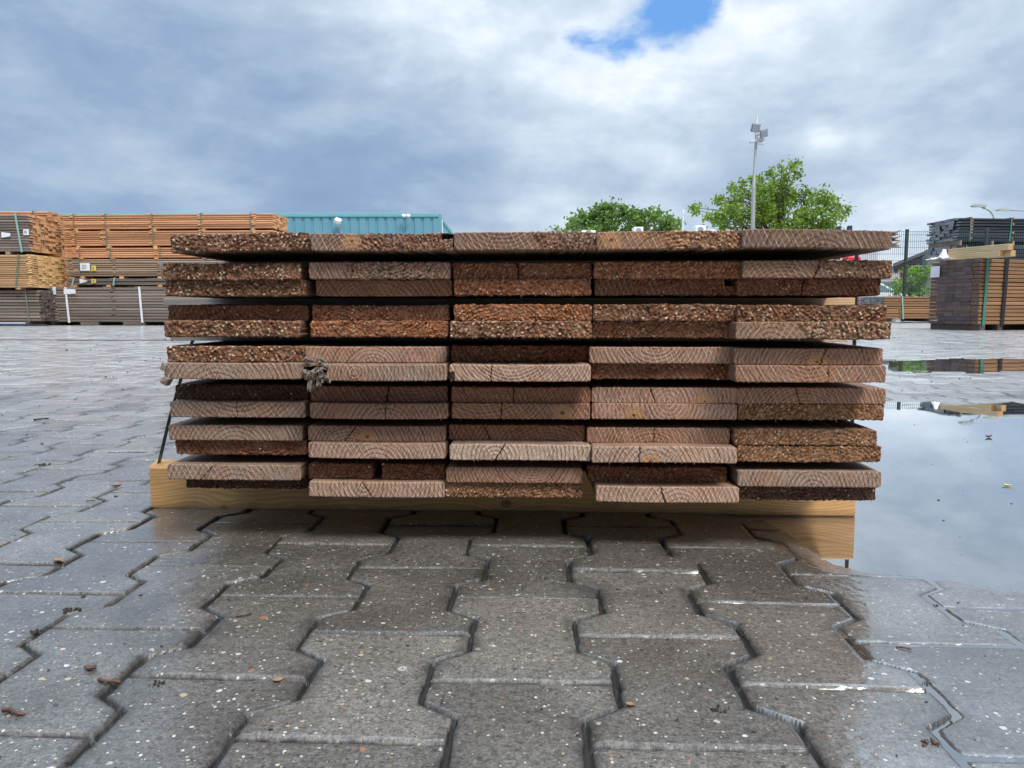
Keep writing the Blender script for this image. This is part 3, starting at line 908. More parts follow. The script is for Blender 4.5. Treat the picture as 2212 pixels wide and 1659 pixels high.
def crumble(x, z, rng, w_, t_, cell, amp, ringp, sd):
    n = max(8, int(w_ * t_ / cell ** 2))
    pts = np.stack([rng.uniform(-0.002, w_ + 0.002, n), rng.uniform(-0.002, t_ + 0.002, n)], -1)
    hgt = rng.rand(n) ** 1.5
    pale = rng.rand(n)
    sl = rng.uniform(-0.5, 0.5, (n, 2))
    rc_ = np.sqrt((pts[:, 0] - ringp[0]) ** 2 + (pts[:, 1] - ringp[1]) ** 2) + vnoise(pts[:, 0], pts[:, 1], 40, sd + 31, 2) * 0.003
    rf = 0.5 + 0.5 * np.sin(2 * np.pi * rc_ / ringp[2])
    hgt = hgt * 0.45 + 0.55 * rf * (0.4 + 0.6 * rng.rand(n))
    pale = np.clip(pale * (1.35 - 0.75 * rf), 0, 1)
    P = np.stack([x, z], -1)
    dd = ((P[:, None, 0] - pts[None, :, 0]) ** 2 + (1.15 * (P[:, None, 1] - pts[None, :, 1])) ** 2)
    k = dd.argmin(1)
    dm = np.sqrt(dd[np.arange(len(x)), k])
    rel = P - pts[k]
    yv = hgt[k] * (1 - 0.7 * np.clip(dm / cell, 0, 1) ** 2) + (rel * sl[k]).sum(1) / cell * 0.35
    edge = np.clip(dm / (cell * 0.75), 0, 1)
    return -amp * yv, pale[k], hgt[k], edge


def build_plank(layer, row, c, rng):
    x0, x1, yt, yb, look = TAB[layer][row][c]
    fresh, greyc, rough, chips, words = LOOK[look]
    dk = 0.72 if layer == 1 else 0.86
    chips *= 0.8
    fresh = tuple(v * k * dk for v, k in zip(fresh, (1.04, 0.85, 0.74)))
    greyc = tuple(v * k * dk for v, k in zip(greyc, (1.02, 0.85, 0.76)))
    prs = PITH.get((layer, row, c))
    if prs is None:
        prs = (rng.uniform(0.2, 0.8), (rng.uniform(0.04, 0.09) if rng.rand() < 0.4 else -rng.uniform(0.01, 0.06)), rng.uniform(0.0042, 0.0062))
    two = layer > 1
    zb = BEAM_H + (7 - layer) * PITCH_L + (T_P if (two and row == 0) else 0.0)
    th = T_P
    if layer == 1:
        zb, th = 0.4105, 0.0232
    if (layer, row) in DEP:
        Yd = DEP[(layer, row)][c]
    else:
        r_ = ray(0.5 * (x0 + x1), yb)
        Yd = (H - zb) * r_.y / (-r_.z)
        Yd = min(max(Yd, 0.985), 1.13)
    ym = 0.5 * (yt + yb)
    a, b = at(x0, ym, Yd), at(x1, ym, Yd)
    w_ = (b.x - a.x) / math.cos(YAW)
    half = w_ / 2
    tilt = 0.0
    if layer == 1:
        tilt = [R(-0.9), R(0.15), 0.0, R(-0.35), R(1.0)][c]
    st = 0.0009
    nx, nz = int(w_ / st) + 1, int(th / st) + 1
    gx, gz = np.meshgrid(np.linspace(0, w_, nx), np.linspace(0, th, nz))
    x, z = gx.ravel().copy(), gz.ravel().copy()
    sd = layer * 100 + row * 50 + c * 7
    # rough share
    if isinstance(rough, tuple):
        rmask = sstep(x / w_ + vnoise(x, z, 60, sd, 3) * 0.16, rough[0] - 0.04, rough[0] + 0.06) * (1 - sstep(x / w_, rough[1] + 0.0, rough[1] + 0.06))
    elif rough >= 0.9:
        rmask = np.clip(0.86 + vnoise(x, z, 35, sd + 1, 3) * 0.5, 0.25, 1) * rough
    else:
        rmask = np.clip(rough + (vnoise(x, z, 30, sd + 1, 3)) * (0.25 + rough * 0.9), 0, 1) if rough > 0.15 else np.full_like(x, rough)
    cell = 0.0026 if chips > 0.2 else 0.0021
    amp = 0.0040 if chips > 0.2 else 0.0030
    cy, pale, hg, edge = crumble(x, z, rng, w_, th, cell, amp, ((prs[0]) * w_, prs[1], prs[2] * 1.05), sd)
    y = cy * rmask + vnoise(x, z, 120, sd + 2, 3) * 0.0005 * (1 + 2 * rmask) + vnoise(x, z, 14, sd + 3, 2) * 0.0012
    cellv = (pale * 7.31) % 1.0
    chip = np.where(pale < chips, 0.15 + 0.85 * ((1 - pale / max(chips, 1e-3)) ** 1.6) * (0.5 + hg), 0.0) * sstep(rmask, 0.3, 0.7) * (1 - 0.8 * edge ** 2)
    pit = sstep(0.30 - hg, -0.05, 0.25) * rmask
    # cracks
    if (layer, row, c) in CRACK:
        cxr, cw, sl = CRACK[(layer, row, c)]
        xc = cxr * w_ + (z - th / 2) * sl * 1.0 + vnoise(z * 1.0, z * 0, 220, sd + 5, 2) * 0.0012
        cw = cw if cw > 0.005 else cw * 0.48
        f = sstep(np.abs(x - xc), cw, cw * 0.35)
        y = y + f * (0.07 if cw > 0.005 else 0.014)
    if (layer, row, c) in NOTCH:
        a0, a1, b0, b1, dep = NOTCH[(layer, row, c)]
        nn = vnoise(x, z, 150, sd + 6, 2) * 0.0015
        f = sstep((x + nn) / w_, a0 - 0.006, a0 + 0.006) * (1 - sstep((x + nn) / w_, a1 - 0.006, a1 + 0.006))
        f = f * sstep((z + nn) / th, b0 - 0.05, b0 + 0.05) * (1 - sstep((z + nn) / th, b1 - 0.05, b1 + 0.05))
        y = y + f * dep
        chip = chip * (1 - f)
    # rounded corners and worn edges
    rc = 0.0026 + 0.0012 * rng.rand()
    for sx in (0, 1):
        for sz in (0, 1):
            ccx, ccz = (rc if sx == 0 else w_ - rc), (rc if sz == 0 else th - rc)
            dx_ = (x - ccx) * (-1 if sx == 0 else 1)
            dz_ = (z - ccz) * (-1 if sz == 0 else 1)
            out = (dx_ > 0) & (dz_ > 0)
            ln = np.sqrt(dx_ ** 2 + dz_ ** 2)
            sc = np.where(out & (ln > rc), rc / np.maximum(ln, 1e-9), 1)
            x = np.where(out, ccx + (x - ccx) * sc, x)
            z = np.where(out, ccz + (z - ccz) * sc, z)
    per = (gx.ravel() < 1e-9) | (gx.ravel() > w_ - 1e-9) | (gz.ravel() < 1e-9) | (gz.ravel() > th - 1e-9)
    fray = 0.0005 + 0.0013 * rmask
    z = z + per * vnoise(x, z * 3, 300, sd + 8, 2) * fray
    x = x + per * vnoise(x + 3, z, 300, sd + 9, 2) * fray
    y = np.where(per, np.maximum(y, -0.0012) + 0.0008, y)
    # cup a little
    cup = rng.uniform(-0.0010, 0.0010)
    z = z + cup * (1 - (2 * gx.ravel() / w_ - 1) ** 2)
    V = [np.stack([x - half, y, z], -1)]
    idx = np.arange(nx * nz).reshape(nz, nx)
    q = np.stack([idx[:-1, :-1], idx[:-1, 1:], idx[1:, 1:], idx[1:, :-1]], -1).reshape(-1, 4)
    Q, MI = [q], [np.ones(len(q), int)]
    loop = np.concatenate([idx[0, :], idx[1:, -1], idx[-1, -2::-1], idx[-2:0:-1, 0]])
    lv = V[0][loop].copy()
    A_r, A_c, A_p, A_v = [rmask], [chip], [pit], [cellv]
    prev, n = loop, nx * nz
    ideal = lv.copy()
    bow = rng.uniform(-0.004, 0.004)
    for yy in (0.004, 0.018, 0.06, 0.20, 0.6, 1.2, 2.4):
        ring = ideal.copy()
        ring[:, 1] = yy
        ring[:, 0] += bow * (yy / 2.4) ** 2
        V.append(ring)
        cur = np.arange(n, n + len(loop))
        n += len(loop)
        q = np.stack([prev, cur, np.roll(cur, -1), np.roll(prev, -1)], -1)
        Q.append(q)
        MI.append(np.zeros(len(q), int))
        A_v.append(np.zeros(len(loop)))
        A_r.append(np.zeros(len(loop)))
        A_c.append(np.zeros(len(loop)))
        A_p.append(np.zeros(len(loop)))
        prev = cur
    # back cap as a fan of quads between opposite points of the ring
    m2 = len(loop)
    top_n, side_n = nx, nz
    bidx = prev
    # strip quads: bottom i <-> top i
    bot = bidx[:nx]
    tp = bidx[nx + nz - 2: nx + nz - 2 + nx][::-1]
    q = np.stack([bot[1:], bot[:-1], tp[:-1], tp[1:]], -1)
    Q.append(q)
    MI.append(np.zeros(len(q), int))
    # splinters along the lower and upper arris
    ns = int(10 + 26 * (rmask.mean()) + rng.randint(0, 10))
    SV, SQ = [], []
    for _ in range(ns):
        sx = rng.uniform(-half + 0.002, half - 0.002)
        low = rng.rand() < 0.8
        ln = rng.uniform(0.0008, 0.0026) * (1.9 if rng.rand() < 0.14 else 1)
        wd = rng.uniform(0.0003, 0.0009)
        zz = 0.0006 if low else th - 0.0006
        dz_ = -ln if low else ln * 0.7
        lean = rng.uniform(-0.5, 0.5) * ln
        yy = rng.uniform(-0.0012, 0.001)
        b0 = n + len(SV)
        SV += [(sx - wd, yy, zz), (sx + wd, yy, zz), (sx + lean + wd * 0.2, yy - ln * rng.uniform(0, 0.4), zz + dz_), (sx, yy + wd * 1.6, zz)]
        SQ += [(b0, b0 + 1, b0 + 2, b0 + 2), (b0 + 1, b0 + 3, b0 + 2, b0 + 2), (b0 + 3, b0, b0 + 2, b0 + 2)]
    verts = np.concatenate(V + [np.array(SV)])
    ks = len(SV)
    attrs = {'cellv': np.concatenate(A_v + [np.full(ks, 0.5)]), 'rough': np.concatenate(A_r + [np.full(ks, 0.6)]), 'chip': np.concatenate(A_c + [np.full(ks, 0.42)]), 'pit': np.concatenate(A_p + [np.zeros(ks)])}
    quads = np.concatenate(Q)
    o = plank_mesh(verts, quads, np.concatenate(MI), SQ, attrs)
    mid = (a + b) / 2
    o.location = (mid.x, mid.y, zb)
    o.rotation_euler = (0, tilt, YAW + rng.uniform(-0.004, 0.004))
    pr = prs
    o['pith_x'] = float((pr[0] - 0.5) * w_)
    o['pith_z'] = float(pr[1])
    o['ring'] = float(pr[2])
    o['seed'] = float(rng.uniform(0, 10))
    o['saw'] = float(R(rng.choice([24, 30, 34, 152, 148])) if layer != 1 else R(28))
    o['tint'] = tuple(float(v) for v in fresh)
    o['grey'] = tuple(float(v) for v in greyc)
    kn = KNOT.get((layer, row, c), (9.0, 9.0))
    o['knot_x'] = float((kn[0] - 0.5) * w_)
    o['knot_z'] = float(kn[1])
    if layer == 1:
        pos = '%s of single top layer' % COLW[c]
    else:
        pos = '%s, %s row of %s layer' % (COLW[c], 'upper' if row == 0 else 'lower', LAYW[layer])
    tag(o, 'plank with ' + words + ', ' + pos, 'plank', 'planks in the stickered pile')
    return o


def plank_mesh(verts, quads, mi, tris, attrs):
    me = bpy.data.meshes.new('timber_plank')
    nq, nt = len(quads), len(tris)
    tri = np.array([t[:3] for t in tris], dtype=np.int32)
    me.vertices.add(len(verts))
    me.vertices.foreach_set('co', np.asarray(verts, dtype=np.float32).ravel())
    me.loops.add(nq * 4 + nt * 3)
    me.loops.foreach_set('vertex_index', np.concatenate([quads.astype(np.int32).ravel(), tri.ravel()]))
    me.polygons.add(nq + nt)
    me.polygons.foreach_set('loop_start', np.concatenate([np.arange(nq) * 4, nq * 4 + np.arange(nt) * 3]).astype(np.int32))
    me.materials.append(M['plank'])
    me.materials.append(M['end'])
    me.polygons.foreach_set('material_index', np.concatenate([mi, np.ones(nt, int)]).astype(np.int32))
    for nm, arr in attrs.items():
        at_ = me.attributes.new(nm, 'FLOAT', 'POINT')
        at_.data.foreach_set('value', np.asarray(arr, dtype=np.float32))
    me.update(calc_edges=True)
    me.validate()
    o = bpy.data.objects.new('timber_plank', me)
    COL.objects.link(o)
    return o


rng = np.random.RandomState(11)
PLK = {}
for layer in range(1, 8):
    for row in range(len(TAB[layer])):
        for c in range(5):
            PLK[(layer, row, c)] = build_plank(layer, row, c, rng)


# torn splinters round the broken knot of one plank (part of that plank)
def chunk(mb, c, size, rot, rng_, tone):
    xf = Matrix.Translation(c) @ Matrix.Rotation(rot[1], 4, 'Y') @ Matrix.Rotation(rot[0], 4, 'X') @ Matrix.Rotation(rot[2], 4, 'Z')
    h = Vector(size) / 2
    vs = []
    for k in range(8):
        p = Vector((h.x if k in (1, 2, 5, 6) else -h.x, h.y if k in (2, 3, 6, 7) else -h.y, h.z if k > 3 else -h.z))
        p = Vector((p.x * rng_.uniform(0.7, 1.15), p.y * rng_.uniform(0.7, 1.15), p.z * rng_.uniform(0.75, 1.15)))
        vs.append(xf @ p)
    mb.add(vs, [(0, 4, 7, 3), (1, 2, 6, 5), (0, 1, 5, 4), (3, 7, 6, 2), (0, 3, 2, 1), (4, 5, 6, 7)], 0, tone)


M['splinter'] = long_grain_material('torn_grey_fibres', [(0.12, 0.092, 0.070), (0.21, 0.17, 0.135), (0.33, 0.28, 0.23)], 3.0, use_tone=True)
rs = random.Random(3)
pk = PLK[(4, 1, 1)]
mb = MB()
ox = -0.5 * (965 - 654) * pk.location.y / F
s_ = pk.location.y / F


def kp(cx, cy, dy=-0.004):
    """point on the broken knot, from its position in the photograph, in the plank's own frame"""
    p = at(622.1 + cx * 0.0694, 748.8 + cy * 0.0694, pk.location.y)
    return Vector((p.x - pk.location.x, dy, p.z - pk.location.z))


for cx, cy, sx, sz, dy, rot in [(680, 400, 320, 190, -0.006, 0.2), (480, 420, 110, 170, -0.004, 0.0), (960, 390, 150, 150, -0.004, -0.3), (1010, 500, 180, 110, -0.006, 0.1),
                                (1150, 560, 190, 150, -0.007, 0.4), (1030, 700, 130, 140, -0.008, -0.2), (1160, 690, 130, 90, -0.006, 0.3), (930, 740, 120, 130, -0.010, 0.3),
                                (560, 780, 170, 130, -0.006, 0.0), (650, 900, 140, 260, -0.008, 0.05), (800, 860, 220, 260, -0.003, 0.1), (1060, 870, 260, 220, -0.003, 0.0),
                                (1210, 920, 160, 130, -0.004, 0.2), (880, 690, 90, 110, -0.009, 0.4), (540, 870, 120, 80, -0.005, -0.1)]:
    for q_ in range(3):
        chunk(mb, kp(cx + rs.uniform(-0.3, 0.3) * sx, cy + rs.uniform(-0.3, 0.3) * sz, dy * 0.4 + rs.uniform(-0.003, 0.006)), (sx * 0.045 * s_ * rs.uniform(0.6, 1.1), rs.uniform(0.004, 0.010), sz * 0.045 * s_ * rs.uniform(0.6, 1.1)), (rs.uniform(-0.5, 0.5), rot + rs.uniform(-0.4, 0.4), rs.uniform(-0.5, 0.5)), rs, rs.uniform(0.0, 0.9))
for cx, cy, sx, sz, dy, rot in [(640, 1210, 110, 400, -0.006, 0.06), (735, 1200, 90, 400, -0.003, 0.10), (930, 1150, 100, 280, -0.005, 0.16), (1020, 1170, 70, 230, -0.002, 0.10),
                                (1090, 1070, 120, 170, -0.006, 0.1), (1250, 1080, 150, 140, -0.004, 0.0)]:
    for q_ in range(4):
        c_ = kp(cx + rs.uniform(-0.45, 0.45) * sx, cy, dy * 0.5 + rs.uniform(-0.002, 0.006))
        hl = sz * 0.0347 * s_ * rs.uniform(0.7, 1.1)
        r_ = sx * 0.0105 * s_
        mb.tube([c_ + Vector((0.002, 0.012, hl * 1.6)), c_ + Vector((0, 0.002, hl * 0.6)), c_ + Vector((-rot * hl, 0, -hl * 0.5)), c_ + Vector((-rot * hl * 1.6, 0.001, -hl))], [r_, r_ * 1.25, r_ * 1.1, r_ * 0.5], 5, tone=rs.uniform(0.15, 0.75))
o = mb.build('broken_knot', M['splinter'], pk)
tag(o, 'splintered knot hole with hanging grey fibres')

# splinters at the right end of the rightmost top plank, and the loose corner of a grey one
pk = PLK[(1, 0, 4)]
mb = MB()
hw = 0.5 * (1923.5 - 1604.6) * pk.location.y / F
for k in range(9):
    z0 = rs.uniform(0.003, 0.021)
    L_ = rs.uniform(0.004, 0.011)
    up = rs.uniform(-0.2, 0.5)
    mb.tube([(hw - 0.004, 0.002 + k * 0.0012, z0), (hw + L_ * 0.4, 0.001, z0 + L_ * 0.3 * up), (hw + L_, -0.001, z0 + L_ * up)], [0.0015, 0.0011, 0.0003], 5, tone=rs.uniform(0.2, 0.8))
mb.build('splinter', M['splinter'], pk)
pk = PLK[(4, 1, 0)]
mb = MB()
hw = 0.5 * (654 - 351.5) * pk.location.y / F
chunk(mb, Vector((-hw + 0.003, 0.0, -0.003)), (0.010, 0.012, 0.010), (0, 0.5, 0), rs, 0.35)
chunk(mb, Vector((-hw + 0.0005, 0.002, 0.016)), (0.008, 0.012, 0.010), (0, 0.4, 0), rs, 0.35)
mb.build('splinter', M['splinter'], pk)

# ------------------------------------------------------------------ beam under the pile, battens between the layers, strap
YB0, YB1 = 1.275, 1.232          # depth of its front face at the left and the right end


def long_box(name, A, B, depth, z0, z1, m_, bev, label, cat, group=None, seed=1.0, skew=0.0):
    A, B = Vector((A[0], A[1], z0)), Vector((B[0], B[1], z0))
    L = (B - A).length
    o = MB()
    n = 12
    prof = [(0, bev), (bev, 0), (depth - bev, 0), (depth, bev), (depth, z1 - z0 - bev), (depth - bev, z1 - z0), (bev, z1 - z0), (0, z1 - z0 - bev)]
    vs, fs = [], []
    for i in range(n + 1):
        for (yy, zz) in prof:
            xx = -L / 2 + L * i / n
            if i == 0:
                xx -= skew * yy
            vs.append((xx, yy, zz))
    for i in range(n):
        for k in range(8):
            k2 = (k + 1) % 8
            fs.append((i * 8 + k, (i + 1) * 8 + k, (i + 1) * 8 + k2, i * 8 + k2))
    fs.append(tuple(range(8)))
    fs.append(tuple(n * 8 + k for k in range(7, -1, -1)))
    o.add(vs, fs)
    ob = o.build(name, m_)
    ob.location = (A + B) / 2
    ob.rotation_euler = (0, 0, math.atan2(B.y - A.y, B.x - A.x))
    ob['seed'] = seed
    return tag(ob, label, cat, group)


a = at(325, 1060, YB0)
b = at(1848.5, 1080, YB1)
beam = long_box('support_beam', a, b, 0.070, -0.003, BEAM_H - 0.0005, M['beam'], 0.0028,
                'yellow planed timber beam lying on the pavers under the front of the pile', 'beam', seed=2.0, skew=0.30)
beam.rotation_euler = (0, R(0.12), beam.rotation_euler.z)
b2 = MB()
rear = long_box('support_beam', (a.x + 0.06, a.y + 1.7), (b.x + 0.06, b.y + 1.7), 0.07, 0.0, BEAM_H - 0.0005, M['beam'], 0.0028,
                'yellow timber beam under the far end of the pile', 'beam', seed=5.0)

M['batten'] = None


def batten_material():
    m, t = mat('sticker_batten_wood')
    P = t.n('ShaderNodeTexCoord').outputs['Object']
    x, y, z = t.sep(P)
    n = t.noise(t.vm('MULTIPLY', P, (6, 200, 260)), 1.0, 4, 0.6)
    c = t.mix(t.ss(n, 0.3, 0.7), (0.46, 0.29, 0.15), (0.62, 0.43, 0.24))
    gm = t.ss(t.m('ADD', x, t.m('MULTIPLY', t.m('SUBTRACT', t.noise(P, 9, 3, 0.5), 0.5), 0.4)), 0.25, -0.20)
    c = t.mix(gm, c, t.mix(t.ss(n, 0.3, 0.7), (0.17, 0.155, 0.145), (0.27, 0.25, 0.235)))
    t.principled(Base_Color=c, Roughness=0.75, Normal=t.bump(n, 0.3, 0.0006))
    return m


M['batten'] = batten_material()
for k, (xl, xr, dp, words) in enumerate([(347, 1836, 1.215, 'thin spacer batten right under the top layer, greyed at its left end'),
                                         (353, 1847, 1.225, 'thin spacer batten below the second layer, its pale end showing at right'),
                                         (365, 1835, 1.225, 'thin spacer batten below the third layer of the pile'),
                                         (470, 1815, 1.235, 'thin spacer batten below the fourth layer of the pile'),
                                         (480, 1812, 1.24, 'thin spacer batten below the fifth layer of the pile'),
                                         (490, 1790, 1.245, 'thin spacer batten just above the bottom layer of the pile')]):
    layer = k + 1
    z1 = (0.4105 if layer == 1 else BEAM_H + (7 - layer) * PITCH_L) - 0.0004
    z0 = BEAM_H + (7 - layer - 1) * PITCH_L + 2 * T_P + 0.0004
    A, B = at(xl, 650, dp + 0.02), at(xr, 650, dp - 0.02)
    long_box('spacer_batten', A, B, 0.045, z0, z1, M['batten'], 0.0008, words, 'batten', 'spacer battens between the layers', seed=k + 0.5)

# strap: down both sides of the pile to the ends of the beam, and across the top
ys = 1.305
pl = [at(342, 1008, ys), at(367, 903, ys), at(391, 820, ys), at(416, 737, ys)]
top_z = 0.4105 + 0.0235
ptl = Vector((-0.462, ys, top_z - 0.002))
ptr = Vector((0.560, ys - 0.04, top_z - 0.002))
prb = Vector((0.567, ys - 0.04, 0.0))
pts = [Vector((pl[0].x - 0.004, ys, 0.003)), Vector((pl[0].x - 0.002, ys, BEAM_H)), pl[0], pl[1], pl[2], pl[3], ptl, ptl + Vector((0.006, 0, 0.003)), ptr + Vector((-0.006, 0, 0.003)), ptr, prb]
dirs = [(-1, 0, 0)] * 7 + [(0, 0, 1)] * 2 + [(1, 0, 0)] * 2
mb = MB()
mb.ribbon(pts, (0, 1, 0), 0.013, dirs, 0.0008)
tag(mb.build('packing_strap', M['strap']), 'dark green plastic strap slanting down the left side of the pile to the beam', 'strap')

# ------------------------------------------------------------------ timber packs in the yard
WOOD = {}


def wood(key, cols, scale=0.25):
    if key not in WOOD:
        WOOD[key] = long_grain_material('timber_' + key, cols, scale, 'x', 0.7, use_tone=True)
    return WOOD[key]


ORANGE = wood('orange', [(0.36, 0.165, 0.078), (0.52, 0.25, 0.125), (0.62, 0.33, 0.175)])
ORANGE_END = wood('orange_ends', [(0.50, 0.23, 0.095), (0.62, 0.315, 0.14), (0.70, 0.385, 0.185)], 0.6)
YELLOW = wood('honey', [(0.33, 0.19, 0.09), (0.43, 0.26, 0.13), (0.50, 0.33, 0.18)])
YELLOW_END = wood('honey_ends', [(0.58, 0.33, 0.125), (0.70, 0.43, 0.18), (0.77, 0.50, 0.24)], 0.6)
GREY = wood('grey', [(0.13, 0.100, 0.080), (0.21, 0.165, 0.135), (0.29, 0.24, 0.20)])
TAN = wood('tan', [(0.22, 0.145, 0.095), (0.31, 0.215, 0.145), (0.39, 0.285, 0.20)])
DGREY = wood('dark_grey', [(0.085, 0.072, 0.062), (0.13, 0.112, 0.10), (0.20, 0.175, 0.155)])
DEND = wood('dark_ends', [(0.085, 0.060, 0.056), (0.118, 0.086, 0.082), (0.155, 0.118, 0.112)], 0.6)
BROWN = wood('brown', [(0.17, 0.085, 0.040), (0.26, 0.14, 0.068), (0.34, 0.195, 0.10)])
GEND = wood('grey_ends', [(0.12, 0.125, 0.13), (0.20, 0.205, 0.21), (0.30, 0.30, 0.30)], 0.6)
BLACK = wood('black_stained', [(0.018, 0.021, 0.026), (0.032, 0.037, 0.045), (0.065, 0.073, 0.085)])
BLACK_END = wood('black_ends', [(0.09, 0.095, 0.105), (0.20, 0.21, 0.225), (0.38, 0.39, 0.41)], 0.6)
PALE = wood('pale_beam', [(0.42, 0.30, 0.16), (0.52, 0.385, 0.22), (0.60, 0.46, 0.28)])
PALE_END = wood('pale_beam_ends', [(0.42, 0.22, 0.08), (0.52, 0.29, 0.115), (0.58, 0.35, 0.15)], 0.6)
M['tag_white'] = simple('white_paper_tag', (0.72, 0.74, 0.78), 0.5, var=0.05)
M['tag_yellow'] = simple('yellow_paper_tag', (0.75, 0.55, 0.02), 0.5, var=0.05)
M['ink'] = simple('grey_print', (0.30, 0.31, 0.33), 0.6)
M['strap_teal'] = simple('green_strap', (0.045, 0.21, 0.165), 0.4)
M['strap_light'] = simple('pale_green_strap', (0.22, 0.40, 0.36), 0.4)
M['strap_white'] = simple('white_strap', (0.70, 0.72, 0.76), 0.45)
M['strap_dull'] = simple('dull_green_strap', (0.13, 0.17, 0.12), 0.5)
M['strap_black'] = simple('black_strap', (0.012, 0.013, 0.018), 0.5)


def pack(name, label, corner, rz, L, depth, hgt, rows, cols, mats, cat='timber pack', group='strapped timber packs in the yard', bearers=(), straps=(), tags=(), stickers=(), gap=0.25,
         jit_end=0.02, right=True, bearer_h=0.09, bmat=None, seed=0, cellx=False, sag=0.0):
    """corner = bottom corner of the front face at its visible end; the pack runs along local -x (right=True) or +x"""
    rg = random.Random(seed)
    root = empty(name, corner, rz, label, cat, group)
    mb = MB()
    rh = hgt / rows
    bw = depth / cols
    lo, hi = (-L, 0.0) if right else (0.0, L)
    for r_ in range(rows):
        off = rg.uniform(-0.5, 0.5) * bw * 0.35 if cellx else 0
        for c_ in range(cols):
            e0, e1 = rg.uniform(-jit_end, jit_end), rg.uniform(-jit_end, jit_end)
            y0 = c_ * bw + (rg.uniform(-0.004, 0.012) if c_ == 0 else 0.002) + (off if c_ > 0 else 0)
            y1 = (c_ + 1) * bw - 0.003 + (off if c_ < cols - 1 else 0)
            z0, z1 = r_ * rh, (r_ + 1) * rh - rh * (gap * rg.uniform(0.7, 1.2) if c_ in (0, cols - 1) else 0.05)
            bev = min(0.009, rh * 0.18) if c_ in (0, cols - 1) else 0.0
            mb.box((lo + e0, y0, z0), (hi + e1, y1, z1), (1, 1, 0, 0, 0, 0), rg.random(), bev=bev)
    mb.build('boards', mats, root)
    for x_, wmat in stickers:
        sb = MB()
        for r_ in range(rows):
            if rg.random() < 0.8:
                sb.box((x_ - 0.035 + rg.uniform(-0.03, 0.03), -0.012, (r_ + 0.55) * rh), (x_ + 0.035 + rg.uniform(-0.03, 0.03), depth * 0.5, (r_ + 1.12) * rh), 0, rg.random())
        sb.build('stick_ends', wmat, root)
    if bearers:
        bb = MB()
        for x_ in bearers:
            bb = MB()
            bb.box((x_ - 0.05, 0.0, -bearer_h), (x_ + 0.05, depth, -0.002), 0, rg.random(), bev=0.006)
            bb.build('bearer', bmat or mats[0], root)
    for x_, sm, wd, lean in straps:
        st = MB()
        y_ = -0.014
        st.ribbon([(x_ + lean, y_, -0.02), (x_ + lean * 0.5, y_ - 0.004, hgt * 0.5), (x_, y_, hgt + 0.006)], (1, 0, 0), wd, (0, -1, 0), 0.004)
        st.ribbon([(x_, y_ - 0.004, hgt + 0.006), (x_, depth, hgt + 0.006)], (1, 0, 0), wd, (0, 0, 1), 0.004)
        st.build('strap', M[sm], root)
    for x_, z_, wd, ht, tm, curl in tags:
        tb = MB()
        n = 5
        vs, fs = [], []
        for i in range(n + 1):
            for (k, zz) in enumerate((z_ - ht / 2, z_ + ht / 2)):
                f = i / n
                yy = -0.022 - curl * 0.05 * (f - 0.2) ** 2
                zz2 = zz + curl * (0.05 * f if k == 0 else -0.04 * f)
                vs.append((x_ - wd / 2 + wd * f, yy, zz2))
        m_ = len(vs)
        vs += [(p[0], p[1] - 0.003, p[2]) for p in vs]
        for i in range(n):
            q_ = (2 * i, 2 * i + 2, 2 * i + 3, 2 * i + 1)
            fs.append(q_[::-1])
            fs.append(tuple(m_ + k for k in q_))
        fs += [(0, 1, m_ + 1, m_), (2 * n + 1, 2 * n, m_ + 2 * n, m_ + 2 * n + 1)]
        tb.add(vs, fs)
        t_ = tb.build('paper_tag', M[tm], root)
        if curl < 0.3:
            ib = MB()
            for q_ in range(3):
                ib.box((x_ - wd * 0.32, -0.029, z_ + ht * (0.22 - 0.2 * q_) - 0.008), (x_ + wd * (0.1 + 0.1 * (q_ % 2)), -0.0265, z_ + ht * (0.22 - 0.2 * q_) + 0.008))
            ib.build('print', M['ink'], t_)
    return root


DL = 18.2


def zz(py, Y):
    return at(0, py, Y).z


# --- left stack -----------------------------------------------------------
# long packs, right end at x = 592
RZL = -0.055
ex = at(592, 600, 18.0).x


def lpack(label, yt, yb, rows, mats, xe=592, D=18.0, L=5.0, seed=0, **kw):
    z0, z1 = zz(yb, D), zz(yt, D)
    e = at(xe, 600, D).x
    return pack('timber_pack', label, (e, D, z0), RZL, L, 1.05, z1 - z0, rows, 8, mats, seed=seed, **kw)


px2x = lambda px: (px - 592) * 18.0 / F
lpack('orange pack of boards on top of the long left stack', 460, 492.5, 7, [ORANGE, ORANGE_END], seed=1, gap=0.22,
      bearers=[px2x(q_) for q_ in (158, 228, 332, 440, 548)], straps=[(px2x(q_), 'strap_dull', 0.022, 0.0) for q_ in (155.5, 226, 329, 437, 545)], stickers=[(px2x(q_), ORANGE_END) for q_ in (152, 221, 326, 434, 552)], bmat=ORANGE_END)
lpack('orange pack of boards, second from the top of the long left stack', 496, 529, 7, [ORANGE, ORANGE_END], seed=2, gap=0.22,
      bearers=[px2x(q_) for q_ in (161, 231, 333, 440, 548)], straps=[(px2x(q_), 'strap_dull', 0.022, 0.0) for q_ in (158, 227, 330, 437, 545)], stickers=[(px2x(q_), ORANGE_END) for q_ in (153, 219, 326, 434, 552)], bmat=ORANGE_END)
lpack('thin orange pack resting on the tan pack of the long left stack', 533, 555.5, 5, [ORANGE, ORANGE_END], seed=3, gap=0.22,
      bearers=[px2x(q_) for q_ in (167, 236, 334, 440, 548)], straps=[(px2x(q_), 'strap_dull', 0.022, 0.0) for q_ in (165, 234, 344, 450)], stickers=[(px2x(q_), ORANGE_END) for q_ in (154, 229, 335, 434)], bmat=ORANGE_END, bearer_h=0.03)
